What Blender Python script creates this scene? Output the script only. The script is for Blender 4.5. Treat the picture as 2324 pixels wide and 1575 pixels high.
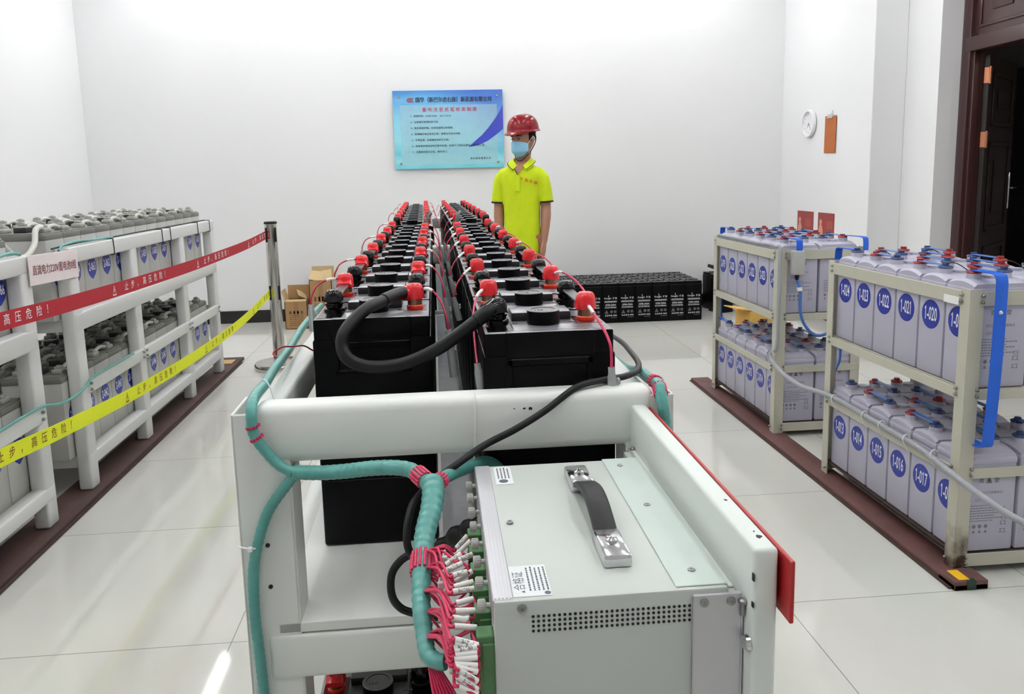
import bpy, bmesh, math, random
from mathutils import Matrix, Vector, Euler, Quaternion
random.seed(7)
for _o in list(bpy.data.objects):
    bpy.data.objects.remove(_o)
SC = bpy.context.scene
COL = SC.collection
PI = math.pi

# ---------------------------------------------------------------- camera, world, exposure
cam_d = bpy.data.cameras.new('camera')
cam = bpy.data.objects.new('camera', cam_d); COL.objects.link(cam)
RIGHT = Vector((0.995536, -0.091481, -0.023211)); UP = Vector((0.037099, 0.153178, 0.987502)); BACK = Vector((-0.086783, -0.983955, 0.155888))
cam.matrix_world = Matrix(((RIGHT.x, UP.x, BACK.x, 0.0), (RIGHT.y, UP.y, BACK.y, 0.0), (RIGHT.z, UP.z, BACK.z, 1.30), (0, 0, 0, 1)))
cam_d.sensor_width = 36.0; cam_d.lens = 28.657; cam_d.shift_y = -0.04195
cam_d.clip_start = 0.02; cam_d.clip_end = 60
SC.camera = cam
SC.view_settings.view_transform = 'Standard'; SC.view_settings.look = 'None'
SC.view_settings.gamma = 1.0; SC.view_settings.use_curve_mapping = False
SC.view_settings.exposure = 0.32
TUBE_POWER = 25.0
wd = bpy.data.worlds.new('world'); SC.world = wd; wd.use_nodes = True
wd.node_tree.nodes['Background'].inputs['Color'].default_value = (0.8, 0.85, 0.9, 1)
wd.node_tree.nodes['Background'].inputs['Strength'].default_value = 0.02

# ---------------------------------------------------------------- materials
def lin(c):
    return tuple(((v/255)/12.92 if v/255 <= 0.04045 else ((v/255+0.055)/1.055)**2.4) for v in c) + (1.0,)
MATS = {}
def mat(name, rgb, rough=0.5, metal=0.0, var=0.06, scale=18.0, bump=0.0, coat=0.0, trans=0.0, alpha=1.0, spec=0.5, sss=0.0):
    if name in MATS: return MATS[name]
    m = bpy.data.materials.new(name); m.use_nodes = True
    nt = m.node_tree; b = nt.nodes['Principled BSDF']
    c = lin(rgb)
    tc = nt.nodes.new('ShaderNodeTexCoord'); no = nt.nodes.new('ShaderNodeTexNoise')
    no.inputs['Scale'].default_value = scale; no.inputs['Detail'].default_value = 3
    nt.links.new(tc.outputs['Object'], no.inputs['Vector'])
    mx = nt.nodes.new('ShaderNodeMix'); mx.data_type = 'RGBA'
    mx.inputs[6].default_value = tuple(min(1, v*(1-var)) for v in c[:3])+(1,)
    mx.inputs[7].default_value = tuple(min(1, v*(1+var)) for v in c[:3])+(1,)
    nt.links.new(no.outputs['Fac'], mx.inputs[0]); nt.links.new(mx.outputs[2], b.inputs['Base Color'])
    b.inputs['Roughness'].default_value = rough; b.inputs['Metallic'].default_value = metal
    b.inputs['Specular IOR Level'].default_value = spec
    b.inputs['Coat Weight'].default_value = coat; b.inputs['Coat Roughness'].default_value = 0.05
    b.inputs['Transmission Weight'].default_value = trans
    if sss: b.inputs['Subsurface Weight'].default_value = sss; b.inputs['Subsurface Radius'].default_value = (0.01, 0.004, 0.002)
    b.inputs['Alpha'].default_value = alpha
    if bump:
        bp = nt.nodes.new('ShaderNodeBump'); bp.inputs['Strength'].default_value = bump; bp.inputs['Distance'].default_value = 0.004
        n2 = nt.nodes.new('ShaderNodeTexNoise'); n2.inputs['Scale'].default_value = scale*6
        nt.links.new(tc.outputs['Object'], n2.inputs['Vector'])
        nt.links.new(n2.outputs['Fac'], bp.inputs['Height']); nt.links.new(bp.outputs['Normal'], b.inputs['Normal'])
    MATS[name] = m
    return m
M_WALL = mat('wall_paint', (233, 233, 234), 0.85, var=0.012, scale=1.5, bump=0.015)
M_CEIL = mat('ceiling_paint', (240, 240, 240), 0.9, var=0.01, scale=2)
M_SKIRT = mat('black_baseboard', (26, 24, 24), 0.4)
M_LIDSHEEN = mat('lid_top_sheen_grey', (116, 116, 121), 0.28, var=0.1, spec=0.8)  # upward lid and valve faces; overhead sheen put into the base grey
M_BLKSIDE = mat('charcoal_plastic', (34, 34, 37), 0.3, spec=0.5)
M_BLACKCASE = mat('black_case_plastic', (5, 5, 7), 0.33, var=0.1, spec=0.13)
M_BLACKMATT = mat('black_rubber', (13, 13, 15), 0.45, spec=0.35)
M_CAPBLK = mat('black_soft_cap', (5, 5, 7), 0.12, spec=0.4)
M_CAPRED = mat('red_soft_cap', (226, 24, 38), 0.2, var=0.05, spec=0.6, sss=0.05)
M_COPPER = mat('copper_post', (170, 122, 96), 0.3, metal=0.8)
M_ORING = mat('orange_red_ring', (240, 60, 28), 0.3)
M_WHITE = mat('white_rack_paint', (234, 236, 232), 0.38, var=0.02, scale=8)
M_WHITE2 = mat('white_panel_paint', (222, 228, 223), 0.42, var=0.02, scale=6)
M_ALU = mat('anodised_aluminium', (196, 196, 200), 0.38, metal=0.75, var=0.03, scale=60)
M_GALV = mat('galvanised_sheet', (112, 112, 116), 0.35, metal=0.3, var=0.35, scale=22)
M_CHROME = mat('chrome', (215, 215, 218), 0.12, metal=1.0, var=0.02)
M_STEEL = mat('brushed_stainless', (206, 203, 197), 0.16, metal=1.0, var=0.12, scale=9)
M_SCREW = mat('zinc_screw', (150, 150, 148), 0.3, metal=0.9)
M_LGREY = mat('light_grey_plastic', (176, 176, 172), 0.42, var=0.04)
M_LID = mat('dark_grey_lid', (112, 112, 106), 0.45, var=0.06)
M_GLINK = mat('pale_grey_cable', (196, 196, 190), 0.4)
M_GCAP = mat('grey_terminal_cover', (158, 158, 152), 0.42)
M_LRACK = mat('pale_grey_rack_paint', (214, 215, 214), 0.4, var=0.03)
M_RRACK = mat('beige_grey_rack_paint', (188, 186, 170), 0.42, var=0.04)
M_LILAC = mat('lilac_grey_plastic', (178, 176, 192), 0.42, var=0.03)
M_BLUE = mat('blue_sticker', (20, 42, 150), 0.35)
M_BLUESTRAP = mat('blue_strap_paint', (24, 96, 212), 0.35, var=0.08)
M_BLUELINK = mat('blue_link_sleeve', (70, 110, 180), 0.35, var=0.1)
M_REDNUT = mat('dark_red_nut', (150, 36, 36), 0.4)
M_BLUENUT = mat('dark_blue_nut', (48, 66, 112), 0.4)
M_TEXTW = mat('white_print', (240, 240, 240), 0.6)
M_TEXTK = mat('black_print', (22, 22, 24), 0.6)
M_TEXTG = mat('grey_print', (120, 120, 128), 0.6)
M_TEXTR = mat('dark_red_print', (120, 34, 40), 0.6)
M_TEAL = mat('teal_spiral_wrap', (88, 158, 150), 0.28, var=0.3, scale=26)
M_PINK = mat('pink_red_wire', (206, 44, 88), 0.4, var=0.06)
M_WIRE = mat('dark_red_wire', (178, 22, 60), 0.35)
M_TIE = mat('white_nylon', (240, 240, 236), 0.4)
M_CLEAR = mat('milky_plastic', (235, 238, 240), 0.25, trans=0.65, var=0.02)
M_GREEN = mat('green_terminal_block', (74, 122, 74), 0.4, var=0.08)
M_REDPLATE = mat('red_plate', (176, 34, 36), 0.35)
M_TAPER = mat('red_webbing', (170, 26, 40), 0.75, var=0.1, scale=120)
M_TAPEY = mat('yellow_webbing', (222, 230, 28), 0.75, var=0.06, scale=120)
M_CARD = mat('brown_cardboard', (162, 126, 84), 0.8, var=0.08)
M_CARDIN = mat('tan_cardboard_flap', (196, 172, 128), 0.75, var=0.12)
M_SLAB = mat('red_brown_channel_paint', (98, 64, 60), 0.6, var=0.35, scale=9)
M_SLABL = mat('dirty_brown_channel', (74, 52, 48), 0.7, var=0.6, scale=7)
M_SKIN = mat('skin', (166, 118, 96), 0.5, var=0.06, sss=0.06)
M_POLO = mat('lime_polo_cloth', (196, 216, 14), 0.85, var=0.05, scale=30, bump=0.1)
M_NAVY = mat('dark_navy_trim', (22, 24, 36), 0.8)
M_TROUS = mat('dark_trousers', (34, 38, 52), 0.85)
M_SHOE = mat('black_shoe', (16, 16, 16), 0.4)
M_HAIR = mat('black_hair', (12, 10, 10), 0.75, spec=0.2)
M_HELMET = mat('red_helmet_shell', (132, 14, 26), 0.2, spec=0.35)
M_MASK = mat('pale_blue_mask', (138, 192, 220), 0.85)
M_DOOR = mat('dark_maroon_wood', (58, 28, 28), 0.35, var=0.2, scale=6, coat=0.2)
M_DOOR2 = mat('near_black_brown_wood', (42, 31, 30), 0.4, var=0.2, scale=6)
M_BRASS = mat('copper_hinge', (206, 138, 104), 0.35, metal=0.8)
M_ORANGE = mat('orange_brown_board', (176, 96, 34), 0.55, var=0.06)
M_CONDUIT = mat('grey_conduit', (156, 158, 164), 0.45)
M_STRAPK = mat('black_strap', (20, 20, 20), 0.6)
M_EYE = mat('eye_dark', (22, 16, 14), 0.2)
M_SIGNRED = mat('brick_red_sign', (150, 52, 48), 0.5)
M_SIGNFIG = mat('salmon_print', (205, 140, 122), 0.6)
M_YEL = mat('yellow_label', (232, 178, 24), 0.5)
M_DGREEN = mat('dark_green_label', (24, 52, 40), 0.5)
M_EDGE_SHADE = mat('rough_edge_and_shelf_shade', (70, 54, 48), 0.9, var=0.4, scale=30)

def emis(name, rgb, s):
    m = bpy.data.materials.new(name); m.use_nodes = True
    b = m.node_tree.nodes['Principled BSDF']
    b.inputs['Base Color'].default_value = (0.9, 0.9, 0.9, 1)
    b.inputs['Emission Color'].default_value = lin(rgb); b.inputs['Emission Strength'].default_value = s
    return m
M_TUBE = emis('fluorescent_tube', (252, 253, 253), TUBE_POWER)

def floor_mat():
    m = bpy.data.materials.new('polished_floor_tile'); m.use_nodes = True
    nt = m.node_tree; b = nt.nodes['Principled BSDF']
    tc = nt.nodes.new('ShaderNodeTexCoord'); mp = nt.nodes.new('ShaderNodeMapping')
    mp.inputs['Location'].default_value = (-0.186, -2.218 + 0.818*3, 0)
    nt.links.new(tc.outputs['Object'], mp.inputs['Vector'])
    br = nt.nodes.new('ShaderNodeTexBrick'); br.offset = 0.0; br.squash = 1.0
    br.inputs['Scale'].default_value = 1.0; br.inputs['Brick Width'].default_value = 0.818; br.inputs['Row Height'].default_value = 0.818
    br.inputs['Mortar Size'].default_value = 0.0016; br.inputs['Mortar Smooth'].default_value = 0.1
    br.inputs['Color1'].default_value = lin((222, 221, 214)); br.inputs['Color2'].default_value = lin((219, 218, 211)); br.inputs['Mortar'].default_value = lin((150, 148, 142))
    nt.links.new(mp.outputs['Vector'], br.inputs['Vector'])
    no = nt.nodes.new('ShaderNodeTexNoise'); no.inputs['Scale'].default_value = 1.6; no.inputs['Detail'].default_value = 5
    nt.links.new(tc.outputs['Object'], no.inputs['Vector'])
    mx = nt.nodes.new('ShaderNodeMix'); mx.data_type = 'RGBA'; mx.blend_type = 'MULTIPLY'; mx.inputs[0].default_value = 0.10
    nt.links.new(br.outputs['Color'], mx.inputs[6]); nt.links.new(no.outputs['Color'], mx.inputs[7])
    nt.links.new(mx.outputs[2], b.inputs['Base Color'])
    mr = nt.nodes.new('ShaderNodeMapRange'); mr.inputs['To Min'].default_value = 0.035; mr.inputs['To Max'].default_value = 0.075
    nt.links.new(no.outputs['Fac'], mr.inputs['Value']); nt.links.new(mr.outputs['Result'], b.inputs['Roughness'])
    b.inputs['Specular IOR Level'].default_value = 0.5
    return m
M_FLOOR = floor_mat()

# ---------------------------------------------------------------- mesh helpers
class MB:
    """collects shapes in one bmesh; slot material indices by list order"""
    def __init__(s): s.bm = bmesh.new(); s.mi = 0
    def _fin(s, faces):
        for f in faces: f.material_index = s.mi
    def box(s, x0, x1, y0, y1, z0, z1, bev=0.0, seg=2, M=None):
        t = bmesh.new(); bmesh.ops.create_cube(t, size=1)
        for v in t.verts:
            v.co = Vector(((x0+x1)/2+v.co.x*(x1-x0), (y0+y1)/2+v.co.y*(y1-y0), (z0+z1)/2+v.co.z*(z1-z0)))
        if bev > 0:
            bmesh.ops.bevel(t, geom=list(t.edges), offset=min(bev, 0.49*min(abs(x1-x0), abs(y1-y0), abs(z1-z0))), segments=seg, profile=0.5, affect='EDGES')
        s.merge(t, M); return s
    def merge(s, t, M=None):
        if M is not None: t.transform(M)
        vm = [s.bm.verts.new(v.co) for v in t.verts]
        t.verts.index_update()
        for f in t.faces:
            try: g = s.bm.faces.new([vm[v.index] for v in f.verts]); g.material_index = s.mi
            except ValueError: pass
        t.free()
    def rings(s, rings, cap0=True, cap1=True, closed=False):
        rs = [[s.bm.verts.new(p) for p in r] for r in rings]
        n = len(rs[0]); fs = []
        pairs = list(zip(rs[:-1], rs[1:])) + ([(rs[-1], rs[0])] if closed else [])
        for a, b in pairs:
            for i in range(n):
                j = (i+1) % n
                fs.append(s.bm.faces.new((a[i], a[j], b[j], b[i])))
        if not closed:
            if cap0: fs.append(s.bm.faces.new(rs[0][::-1]))
            if cap1: fs.append(s.bm.faces.new(rs[-1]))
        s._fin(fs); return s
    def cyl(s, p0, p1, r0, r1=None, n=16):
        p0, p1 = Vector(p0), Vector(p1); r1 = r0 if r1 is None else r1
        d = (p1-p0).normalized(); u = d.orthogonal().normalized(); w = d.cross(u)
        return s.rings([[p0+(u*math.cos(2*PI*i/n)+w*math.sin(2*PI*i/n))*r0 for i in range(n)], [p1+(u*math.cos(2*PI*i/n)+w*math.sin(2*PI*i/n))*r1 for i in range(n)]])
    def lathe(s, prof, c=(0, 0, 0), n=20, axis='Z'):
        c = Vector(c); R = []
        for r, z in prof:
            ring = []
            for i in range(n):
                a = 2*PI*i/n; q = Vector((r*math.cos(a), r*math.sin(a), z))
                if axis == 'X': q = Vector((q.z, q.x, q.y))
                elif axis == 'Y': q = Vector((q.y, q.z, q.x))
                ring.append(c+q)
            R.append(ring)
        return s.rings(R)
    def tube(s, pts, r, n=8, sub=6, smooth=True, bumps=0.0, blen=0.012):
        P = curve(pts, sub) if smooth else [Vector(p) for p in pts]
        if bumps:
            Q = [P[0]]; acc = 0.0
            for a, b in zip(P[:-1], P[1:]):
                l = (b-a).length; t = blen/5-acc
                while t < l: Q.append(a.lerp(b, t/l)); t += blen/5
                acc = l-(t-blen/5)
            P = Q
        up = None; R = []; L = 0
        for i, p in enumerate(P):
            d = (P[min(i+1, len(P)-1)]-P[max(i-1, 0)]).normalized()
            if up is None: up = d.orthogonal().normalized()
            else: up = (up-d*up.dot(d)).normalized()
            w = d.cross(up)
            if i: L += (p-P[i-1]).length
            rr = r(i/(len(P)-1)) if callable(r) else r
            if bumps: rr *= 1+bumps*((i % 5)/4-0.5)
            R.append([p+(up*math.cos(2*PI*k/n)+w*math.sin(2*PI*k/n))*rr for k in range(n)])
        return s.rings(R)
    def poly(s, pts, thick=0.0, nrm=None):
        vs = [s.bm.verts.new(p) for p in pts]; fs = [s.bm.faces.new(vs)]
        if thick:
            nv = Vector(nrm)*thick
            ws = [s.bm.verts.new(Vector(p)+nv) for p in pts]
            fs.append(s.bm.faces.new(ws[::-1]))
            for i in range(len(vs)):
                j = (i+1) % len(vs); fs.append(s.bm.faces.new((vs[j], vs[i], ws[i], ws[j])))
        s._fin(fs); return s
    def text(s, st, size, M, align='CENTER', xs=1.0, bold=0.0, fn=None):
        if bold and not st.isascii():     # heavy strokes for Chinese: a second pass set slightly aside
            e = bold*size*0.9
            for sx, dz in ((-e, 0.0), (e, 0.00025)):
                s.text(st, size, M, align, xs, 0.0, (lambda q, sx=sx, dz=dz: (fn(q+Vector((sx, 0, 0)))+Vector((0, -dz*2, 0)) if fn else M @ (q+Vector((sx, 0, dz))))))
            return s
        V, F = glyphs(st, align, bold)
        vm = []
        for x, y in V:
            q = Vector((x*size*xs, y*size, 0)); vm.append(s.bm.verts.new(fn(q) if fn else M @ q))
        fs = []
        for f in F:
            try: fs.append(s.bm.faces.new([vm[i] for i in f]))
            except ValueError: pass
        s._fin(fs); return s
    def mesh(s, name, mats, smooth=35):
        me = bpy.data.meshes.new(name)
        bmesh.ops.recalc_face_normals(s.bm, faces=list(s.bm.faces))
        s.bm.to_mesh(me); s.bm.free()
        for m in (mats if isinstance(mats, (list, tuple)) else [mats]): me.materials.append(m)
        if smooth:
            me.polygons.foreach_set('use_smooth', [True]*len(me.polygons))
            me.set_sharp_from_angle(angle=math.radians(smooth))
        return me
def curve(pts, sub=6):
    P = [Vector(p) for p in pts]; out = []
    for i in range(len(P)-1):
        a, b, c, d = P[max(i-1, 0)], P[i], P[i+1], P[min(i+2, len(P)-1)]
        for k in range(sub):
            t = k/sub
            out.append(0.5*((2*b)+(c-a)*t+(2*a-5*b+4*c-d)*t*t+(3*b-a-3*c+d)*t*t*t))
    out.append(P[-1]); return out
_GC = {}
def glyphs(st, align='CENTER', bold=0.0):
    k = (st, align, bold)
    if k not in _GC:
        cu = bpy.data.curves.new('lettering', 'FONT'); cu.body = st; cu.align_x = align; cu.align_y = 'CENTER'; cu.resolution_u = 2; cu.offset = bold
        o = bpy.data.objects.new('lettering', cu); me = bpy.data.meshes.new_from_object(o)
        V = [(v.co.x, v.co.y) for v in me.vertices]; F = [tuple(p.vertices) for p in me.polygons]
        if '1' in st and V:      # the plain bar of the default face gets its flag
            def build(body):
                cu.body = body; q = bpy.data.meshes.new_from_object(o); c = [(v.co.x, v.co.y) for v in q.vertices]; bpy.data.meshes.remove(q); return c
            cu.align_x = 'LEFT'; full = build(st); dx = min(x for x, y in V)-min(x for x, y in full)
            one = build('1'); w1 = max(x for x, y in one)-min(x for x, y in one); yt = max(y for x, y in one); yb = min(y for x, y in one); h1 = yt-yb
            for i, ch in enumerate(st):
                if ch == '1':
                    xl = max(x for x, y in build(st[:i+1]))+dx-w1; n = len(V)
                    V += [(xl+w1*0.5, yt), (xl-0.19*h1, yt-0.13*h1), (xl-0.19*h1, yt-0.27*h1), (xl+w1*0.5, yt-0.14*h1)]; F.append((n, n+1, n+2, n+3))
        _GC[k] = (V, F)
        bpy.data.objects.remove(o); bpy.data.curves.remove(cu); bpy.data.meshes.remove(me)
    return _GC[k]
def frame(o, x, y):
    """matrix whose local x,y run along the given world directions, at o"""
    x = Vector(x).normalized(); y = Vector(y).normalized(); z = x.cross(y)
    return Matrix(((x.x, y.x, z.x, o[0]), (x.y, y.y, z.y, o[1]), (x.z, y.z, z.z, o[2]), (0, 0, 0, 1)))
def link(name, data, parent=None, loc=(0, 0, 0), rot=(0, 0, 0), label=None, cat=None, group=None, kind=None):
    o = bpy.data.objects.new(name, data); COL.objects.link(o)
    if parent is not None: o.parent = parent
    o.location = loc; o.rotation_euler = rot
    if label: o['label'] = label
    if cat: o['category'] = cat
    if group: o['group'] = group
    if kind: o['kind'] = kind
    return o
def struct(name, mb, m, smooth=0):
    return link(name, mb.mesh(name, m, smooth), kind='structure')
ORD = ['zeroth', 'first', 'second', 'third', 'fourth', 'fifth', 'sixth', 'seventh', 'eighth', 'ninth', 'tenth', 'eleventh', 'twelfth', 'thirteenth', 'fourteenth']
# ---------------------------------------------------------------- the room
H = 3.30; YB = 7.68; XL = -3.08; XR = 3.31; YF = -3.2
struct('floor', MB().box(XL-0.2, 6.6, YF-0.2, 9.6, -0.08, 0), M_FLOOR)
struct('ceiling', MB().box(XL-0.2, XR+0.2, YF-0.2, YB+0.2, H, H+0.1), M_CEIL)
struct('wall_back', MB().box(XL-0.2, XR+0.15, YB, YB+0.15, 0, H), M_WALL)
struct('wall_left', MB().box(XL-0.15, XL, YF, YB, 0, H), M_WALL)
struct('wall_front', MB().box(XL-0.2, XR+0.2, YF-0.15, YF, 0, H), M_WALL)
DY0, DY1, DZ = 3.55, 5.237, 2.62       # the doorway in the right-hand wall
w = MB()
w.box(XR, XR+0.22, DY1, YB, 0, H); w.box(XR, XR+0.22, YF, DY0, 0, H); w.box(XR, XR+0.22, DY0, DY1, DZ, H)
struct('wall_right', w, M_WALL)
struct('column', MB().box(3.068, XR, 5.617, 6.105, 0, H, 0.004, 1), M_WALL)
struct('baseboard_back', MB().box(XL, XR, YB-0.014, YB, 0, 0.115), M_SKIRT)
struct('baseboard_left', MB().box(XL, XL+0.014, YF, YB-0.014, 0, 0.115), M_SKIRT)
b = MB(); b.box(XR-0.014, XR, 6.105, YB-0.014, 0, 0.115); b.box(3.054, 3.068, 5.603, 6.105, 0, 0.115); b.box(3.068, XR, 5.603, 5.617, 0, 0.115); b.box(XR-0.014, XR, DY1, 5.603, 0, 0.115)
b.box(XR-0.014, XR, YF, DY0, 0, 0.115)
struct('baseboard_right', b, M_SKIRT)
# corridor beyond the doorway
struct('wall_corridor', MB().box(5.0, 5.15, 2.0, 9.5, 0, 2.9), mat('corridor_paint', (150, 148, 146), 0.85, var=0.03))
struct('wall_corridor_end', MB().box(3.53, 5.0, 9.4, 9.5, 0, 2.9), M_WALL)
struct('wall_corridor_near', MB().box(3.53, 5.0, 2.0, 2.1, 0, 2.9), M_WALL)
struct('ceiling_corridor', MB().box(3.53, 5.15, 2.0, 9.5, 2.9, 3.0), mat('corridor_ceiling', (170, 168, 166), 0.9))

def door_panels(mb, o, xdir, ydir, wdt, hgt, rows):
    """raised panel rims on a door face"""
    for (x0, x1, z0, z1) in rows:
        for a, b_, c, d in ((x0, x1, z0, z0+0.02), (x0, x1, z1-0.02, z1), (x0, x0+0.02, z0, z1), (x1-0.02, x1, z0, z1)):
            mb.box(a, b_, -0.008, 0.0, c, d, 0.003, 1, M=Matrix.Translation(o) @ Matrix.Rotation(xdir, 4, 'Z'))
dr = link('door_1', None, loc=(3.455, 5.2, 0), kind='structure')
f = MB()   # frame, local to (3.455, 5.2, 0): x into the wall, y along it
f.box(0.0, 0.11, -0.05, 0.036, 0, DZ, 0.004); f.box(0.0, 0.11, -1.648, -1.56, 0, DZ, 0.004)
f.box(-0.002, 0.112, -1.60, 0.0, 2.02, 2.11, 0.005); f.box(0.0, 0.11, -1.648, 0.036, DZ-0.06, DZ, 0.004)
f.box(0.02, 0.06, -0.075, -0.045, 0, 2.03, 0.003)
link('door_frame', f.mesh('door_frame', M_DOOR), dr)
f = MB(); f.box(0.03, 0.07, -1.56, -0.05, 2.11, DZ-0.06)
for i in range(3):
    y1 = -0.09-0.5*i; y0 = y1-0.42
    for a in ((y0, y1, 2.16, 2.18), (y0, y1, 2.49, 2.51), (y0, y0+0.02, 2.18, 2.49), (y1-0.02, y1, 2.18, 2.49)):
        f.box(0.02, 0.03, a[0], a[1], a[2], a[3], 0.003, 1)
    f.box(0.022, 0.03, y0+0.12, y1-0.12, 2.25, 2.42, 0.02, 3)
link('transom_panel', f.mesh('transom_panel', M_DOOR), dr)
ang = math.radians(41.7)
leaf = link('door_leaf', None, dr, (0.10, -0.03, 0), (0, 0, ang))
lf = MB(); lf.box(0.0, 0.74, -0.05, 0.022, 0.01, 2.0, 0.003, 1)
for (x0, x1, z0, z1) in ((0.1, 0.64, 0.12, 0.75), (0.1, 0.64, 0.85, 1.45), (0.1, 0.64, 1.55, 1.9)):
    lf.box(x0, x1, -0.062, -0.05, z0, z0+0.03, 0.004, 1); lf.box(x0, x1, -0.062, -0.05, z1-0.03, z1, 0.004, 1)
    lf.box(x0, x0+0.03, -0.062, -0.05, z0, z1, 0.004, 1); lf.box(x1-0.03, x1, -0.062, -0.05, z0, z1, 0.004, 1)
    lf.box(x0+0.14, x1-0.14, -0.06, -0.05, z0+0.12, z1-0.12, 0.01, 1)
leaf2 = link('leaf_panel', lf.mesh('leaf_panel', M_DOOR2), leaf)
h = MB(); h.box(0.66, 0.70, -0.066, -0.05, 0.98, 1.24, 0.006); h.cyl((0.68, -0.066, 1.13), (0.68, -0.10, 1.13), 0.008); h.cyl((0.685, -0.10, 1.13), (0.59, -0.10, 1.13), 0.008)
link('door_handle', h.mesh('door_handle', M_CHROME), leaf)
for z in (1.87, 1.46, 0.35):
    hg = MB(); hg.box(0.004, 0.05, -0.054, -0.05, z-0.05, z+0.05, 0.001, 1); hg.box(-0.004, 0.0, -0.05, 0.0, z-0.05, z+0.05, 0.001, 1); hg.cyl((-0.006, -0.056, z-0.055), (-0.006, -0.056, z+0.055), 0.007, n=10)
    link('hinge', hg.mesh('hinge', M_BRASS), dr, (0.10, -0.03, 0), (0, 0, ang))
d2 = link('door_2', None, loc=(4.985, 7.15, 0), kind='structure')
f = MB(); f.box(-0.03, 0.014, -0.08, 0.0, 0, 2.1, 0.004); f.box(-0.03, 0.014, -1.0, -0.92, 0, 2.1, 0.004); f.box(-0.03, 0.014, -1.0, 0, 2.02, 2.1, 0.004)
link('door_frame', f.mesh('door_frame', M_DOOR2), d2)
f = MB(); f.box(-0.012, 0.012, -0.92, -0.08, 0, 2.02)
for (z0, z1) in ((0.15, 0.9), (1.05, 1.85)):
    for a in ((-0.82, -0.18, z0, z0+0.03), (-0.82, -0.18, z1-0.03, z1), (-0.82, -0.79, z0, z1), (-0.21, -0.18, z0, z1)):
        f.box(-0.024, -0.012, a[0], a[1], a[2], a[3], 0.004, 1)
    f.box(-0.02, -0.012, -0.66, -0.34, z0+0.14, z1-0.14, 0.02, 2)
link('leaf_panel', f.mesh('leaf_panel', M_DOOR2), d2)

cl = link('ceiling_light', None, loc=(4.35, 3.6, 2.86), label='added unseen fill lamp, round, on the corridor ceiling beyond the doorway', cat='lamp')  # unseen lamp added to brighten the open door leaf
mb_ = MB(); mb_.lathe([(0.0001, 0.04), (0.13, 0.04), (0.13, 0.0), (0.12, -0.01), (0.0001, -0.02)], n=24); link('fill_diffuser', mb_.mesh('fill_diffuser', emis('added_fill_glow', (255, 240, 220), 16.0)), cl)
# ceiling lamps: twin fluorescent fittings in five lines of four along the room
pos = [('far left', -2.2), ('inner left', -1.05), ('middle', 0.1), ('inner right', 1.25), ('far right', 2.4)]
rows = [('first', 6.88), ('second', 4.70), ('third', 2.50), ('fourth', 0.30)]
lb = MB(); lb.box(-0.07, 0.07, -0.64, 0.64, 0.02, 0.075, 0.006); LBODY = lb.mesh('lamp_housing', mat('lamp_white', (235, 235, 235), 0.4))
lt = MB(); lt.cyl((0, -0.6, 0), (0, 0.6, 0), 0.013, n=8); LT = lt.mesh('fluorescent_tube', M_TUBE, 60)
le = MB(); le.box(-0.015, 0.015, -0.635, -0.6, -0.016, 0.02, 0.003, 1); le.box(-0.015, 0.015, 0.6, 0.635, -0.016, 0.02, 0.003, 1); LE = le.mesh('lamp_holder', mat('lamp_white', (235, 235, 235), 0.4))
for rn, y in rows:
    for pn, x in pos:
        L = link('ceiling_light', None, loc=(x, y, H-0.075), label='twin tube white ceiling lamp, %s from the back wall in the %s line' % (rn, pn), cat='lamp', group='twin tube ceiling lamps')
        link('housing', LBODY, L)
        for sx in (-0.018, 0.018):
            link('tube', LT, L, (sx, 0, 0)); link('lamp_holder', LE, L, (sx, 0, 0))
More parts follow.
